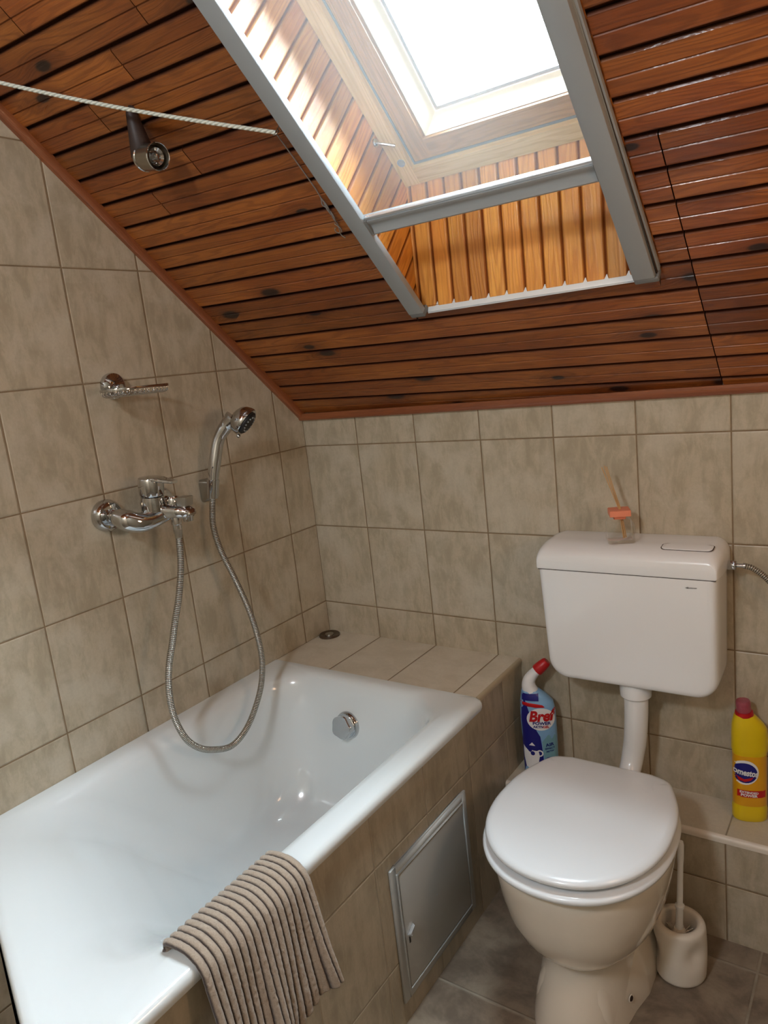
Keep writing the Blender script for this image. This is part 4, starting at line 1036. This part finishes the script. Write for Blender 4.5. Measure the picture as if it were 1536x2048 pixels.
# --- blue and white toilet cleaner
bl = Bottle((.733,-.062,.2656), math.radians(24), [(0,0,.041,.024),(.004,0,.044,.027),(.05,.0,.045,.028),(.10,-.001,.0455,.028),(.15,-.003,.046,.028),(.185,-.004,.045,.0275),(.205,-.006,.0425,.0265),(.222,-.013,.033,.0235),(.236,-.021,.0225,.019)], 0.03)
b1 = empty('toilet_cleaner', (.733,-.062,.2656), 'blue and white toilet cleaner bottle with bent neck and red cap on the ledge', 'bottle')
body = bl.body('sky_print', 'bottle', b1)
m = MB()
nk = catmull([(-.021,0,.232),(-.0245,0,.246),(-.0225,0,.262),(-.012,0,.278),(.001,0,.291)], 8)
m.tube([bl.w(p) for p in nk], .02, 28, rfn=lambda t_: .0205-.0085*min(1,t_*1.1)); m.build('neck', 'white_print', b1, smooth=60)
m = MB(); d_ = (nk[-1]-nk[-4]).normalized(); q0 = bl.w(nk[-3]); ax_ = bl.m @ d_; m.lathe([(.0001,0),(.0150,0),(.0158,.004),(.0148,.020),(.0125,.034),(.0100,.0375),(.0001,.038)], q0, ax_, 32); m.build('cap', 'red', b1, smooth=40)
lb = body
m = MB(); bl.patch(m, [(-.044,.004)]+[(-.046+.001*k, .004+.0) for k in range(1,3)]+[(x,.004) for x in (-.03,-.01,.006)]+[(.0075,.03),(.006,.06),(.003,.09),(.0,.115),(-.008,.13),(-.02,.16),(-.03,.195),(-.036,.215),(-.040,.222),(-.0475,.20),(-.0487,.16),(-.0465,.11),(-.0455,.06),(-.0445,.02)], .0005, 8); m.build('blue_label', 'blue', lb, smooth=60)
m = MB(); bl.patch(m, rectpoly(-.0435,-.001,.2135,.232), .0006, 6); m.build('neck_band', 'blue', lb, smooth=60)
m = MB(); bl.patch(m, [(-.048,.200),(-.03,.1985),(-.01,.1965),(.010,.1965),(.014,.1975),(.008,.2035),(-.008,.2065),(-.03,.209),(-.0465,.210)], .0012, 5); m.build('red_banner', 'red', lb, smooth=60)
m = MB()
bl.patch(m, ellpoly(.003,.164,.036,.031), .0010, 6)
m.build('white_splash', 'white_print', lb, smooth=60)
m = MB(); bl.patch(m, [(-.0435,.085),(-.038,.078),(-.02,.075),(-.006,.074),(-.003,.06),(-.006,.045),(-.004,.030),(-.012,.022),(-.028,.020),(-.038,.026),(-.0425,.05)], .0011, 6); m.build('white_panel', 'white_print', lb, smooth=60)
m = MB(); bl.patch(m, [(.004,.10),(.02,.12),(.038,.118),(.043,.09),(.0425,.04),(.040,.010),(.009,.008),(.010,.04)], .0008, 6); m.build('aqua_panel', 'aqua', lb, smooth=60)
m = MB(); bl.patch(m, ellpoly(-.022,.092,.014,.0125), .0011, 4); bl.patch(m, ellpoly(-.021,.067,.0055,.006), .0014, 3); m.build('icon', 'blue', lb, smooth=60)
m = MB(); bl.patch(m, ellpoly(.021,.047,.011,.010), .0014, 4); m.build('icon', 'blue', lb, smooth=60)
m = MB(); bl.patch(m, [(-.030,.089),(-.022,.0985),(-.014,.089)], .0018, 3)
ro = [(-.003+.0095*math.cos(a), .068+.0095*math.sin(a)) for a in [2*PI*k/24 for k in range(24)]]
m.loft([[bl.surf(-.003+(x+.003)*f, .068+(z-.068)*f, .0017) for x, z in ro] for f in (1.,.62)], True); bl.patch(m, ellpoly(.018,.049,.004,.003), .0019, 3); bl.patch(m, ellpoly(-.026,.011,.006,.003), .0018, 3)
m.build('icon_detail', 'white_print', lb, smooth=60)
tw = Matrix.Rotation(.06, 2)
def on(cx, cz_, lift=.0016, rot=.0):
    c, s_ = math.cos(rot), math.sin(rot)
    return lambda x, y: bl.surf(cx+x*c-y*s_, cz_+x*s_+y*c, lift)
m = MB(); text_mesh(m, 'Bref', .040, on(.003,.160,.0022,.05), .25, .0016, sx=.92); m.build('brand_lettering', 'red', lb, smooth=0)
m = MB(); text_mesh(m, 'POWER', .0115, on(.0045,.1495,.0020), 0, .0004, sx=1.15); text_mesh(m, 'AKTIV', .0090, on(-.004,.1405,.0020), 0, .0003, sx=1.05); m.build('blue_lettering', 'blue', lb, smooth=0); m = MB(); text_mesh(m, 'AIR', .0125, on(.024,.0885,.0020,.12), 0, .0003, sx=1.1); text_mesh(m, 'EFFECT', .0065, on(.024,.080,.0020,.12), 0, .0002, sx=1.2); text_mesh(m, 'AKTIV', .006, on(.024,.072,.0020,.12), 0, .0002, sx=1.2); m.build('blue_lettering', 'blue', lb, smooth=0)
m = MB(); text_mesh(m, 'GEL', .0090, on(.0155,.1405,.0020), 0, .0003, sx=1.05); m.build('red_lettering', 'red', lb, smooth=0)

# --- yellow cleaner
YW = math.radians(20)
yb_ = Bottle((1.2335,-.046,.2656), YW, [(0, 0.0, 0.0335, 0.0205), (0.004, 0, 0.0362, 0.0232), (0.03, 0, 0.0367, 0.0238), (0.036, 0, 0.0351, 0.0227), (0.1, -0.001, 0.0351, 0.0227), (0.165, -0.002, 0.0351, 0.0227), (0.172, -0.002, 0.0373, 0.0243), (0.205, -0.002, 0.0373, 0.0243), (0.225, -0.003, 0.0362, 0.0238), (0.236, -0.006, 0.0324, 0.0221), (0.25, -0.011, 0.0243, 0.0194), (0.256, -0.013, 0.02, 0.0178)], .02)
b2 = empty('toilet_cleaner', (1.236,-.046,.2656), 'yellow cleaner bottle with red collar and pink cap on the ledge', 'bottle')
body = yb_.body('yellow', 'bottle', b2)
yb_.body('amber', 'sleeve', b2, .040, .163, .0004)
m = MB(); a_ = yb_.m @ Vector((-.10,0,1)).normalized(); q0 = yb_.w((-.013,0,.254)); m.lathe([(.0001,0),(.0190,0),(.0195,.003),(.0185,.009),(.0001,.009)], q0, a_, 32); m.build('collar', 'red', b2)
m = MB(); m.lathe([(.0150,.009),(.0155,.012),(.0150,.032),(.0135,.0355),(.0001,.036)], q0, a_, 32, False, True); m.lathe([(.0001,.009),(.009,.009),(.0085,.026),(.0001,.027)], q0, a_, 20); m.build('cap', 'pink', b2)
def ony(cx, cz_, lift=.0016, rot=.0):
    c, s_ = math.cos(rot), math.sin(rot)
    return lambda x, y: yb_.surf(cx+x*c-y*s_, cz_+x*s_+y*c, lift)
ec, ez = -.0150, .124
m = MB(); yb_.patch(m, ellpoly(ec, ez, .0285, .0300, rot=-.15), .0009, 8); m.build('white_badge', 'white_print', body, smooth=60)
m = MB(); yb_.patch(m, ellpoly(ec, ez-.001, .0255, .0245, rot=-.15), .0013, 8); m.build('blue_badge', 'blue', body, smooth=60)
m = MB(); yb_.patch(m, [(ec-.021,ez-.008),(ec-.010,ez-.0155),(ec+.004,ez-.0165),(ec+.018,ez-.0095),(ec+.012,ez-.018),(ec,ez-.0225),(ec-.012,ez-.0205)], .0017, 5); m.build('red_swoosh', 'red', body, smooth=60)
m = MB(); text_mesh(m, 'Domestos', .0205, ony(ec-.004, ez-.005, .0030, -.10), .05, .0008, sx=.70); m.build('brand_lettering', 'white_print', body, smooth=0)
m = MB(); yb_.patch(m, rectpoly(-.0295,.029,.0625,.080), .0009, 6); m.build('red_banner', 'red', body, smooth=60)
m = MB(); text_mesh(m, 'EXTENDED', .0072, ony(-.006,.0730,.0018,-.04), 0, .0003, sx=1.05); text_mesh(m, 'POWER', .0085, ony(-.006,.0652,.0018,-.04), 0, .0004, sx=1.15); m.build('banner_lettering', 'white_print', body, smooth=0)

gl_ = empty('added_ceiling_lamp', (.95,-2.30,ZC), 'added unseen round ceiling lamp for the fill light behind the camera', 'lamp')  # made-up fixture for the added fill light
m = MB(); m.lathe([(.0001,.001),(.09,.001),(.09,.02),(.06,.045),(.03,.06),(.0001,.061)], (.95,-2.30,ZC), (0,0,-1), 40); m.build('added_lamp_base', 'plastic', gl_)
# ------------------------------------------------------------------ added wall lamp (made-up source of the warm fill)
vl = empty('added_wall_lamp', (XR,-.80,1.32), 'added unseen round frosted wall lamp for the warm fill on the tiled right wall', 'lamp')
m = MB(); m.lathe([(.0001,.001),(.15,.001),(.15,.02),(.13,.04),(.0001,.041)], (XR,-.80,1.32), (-1,0,0), 40); m.build('added_lamp_shade', 'plastic', vl)
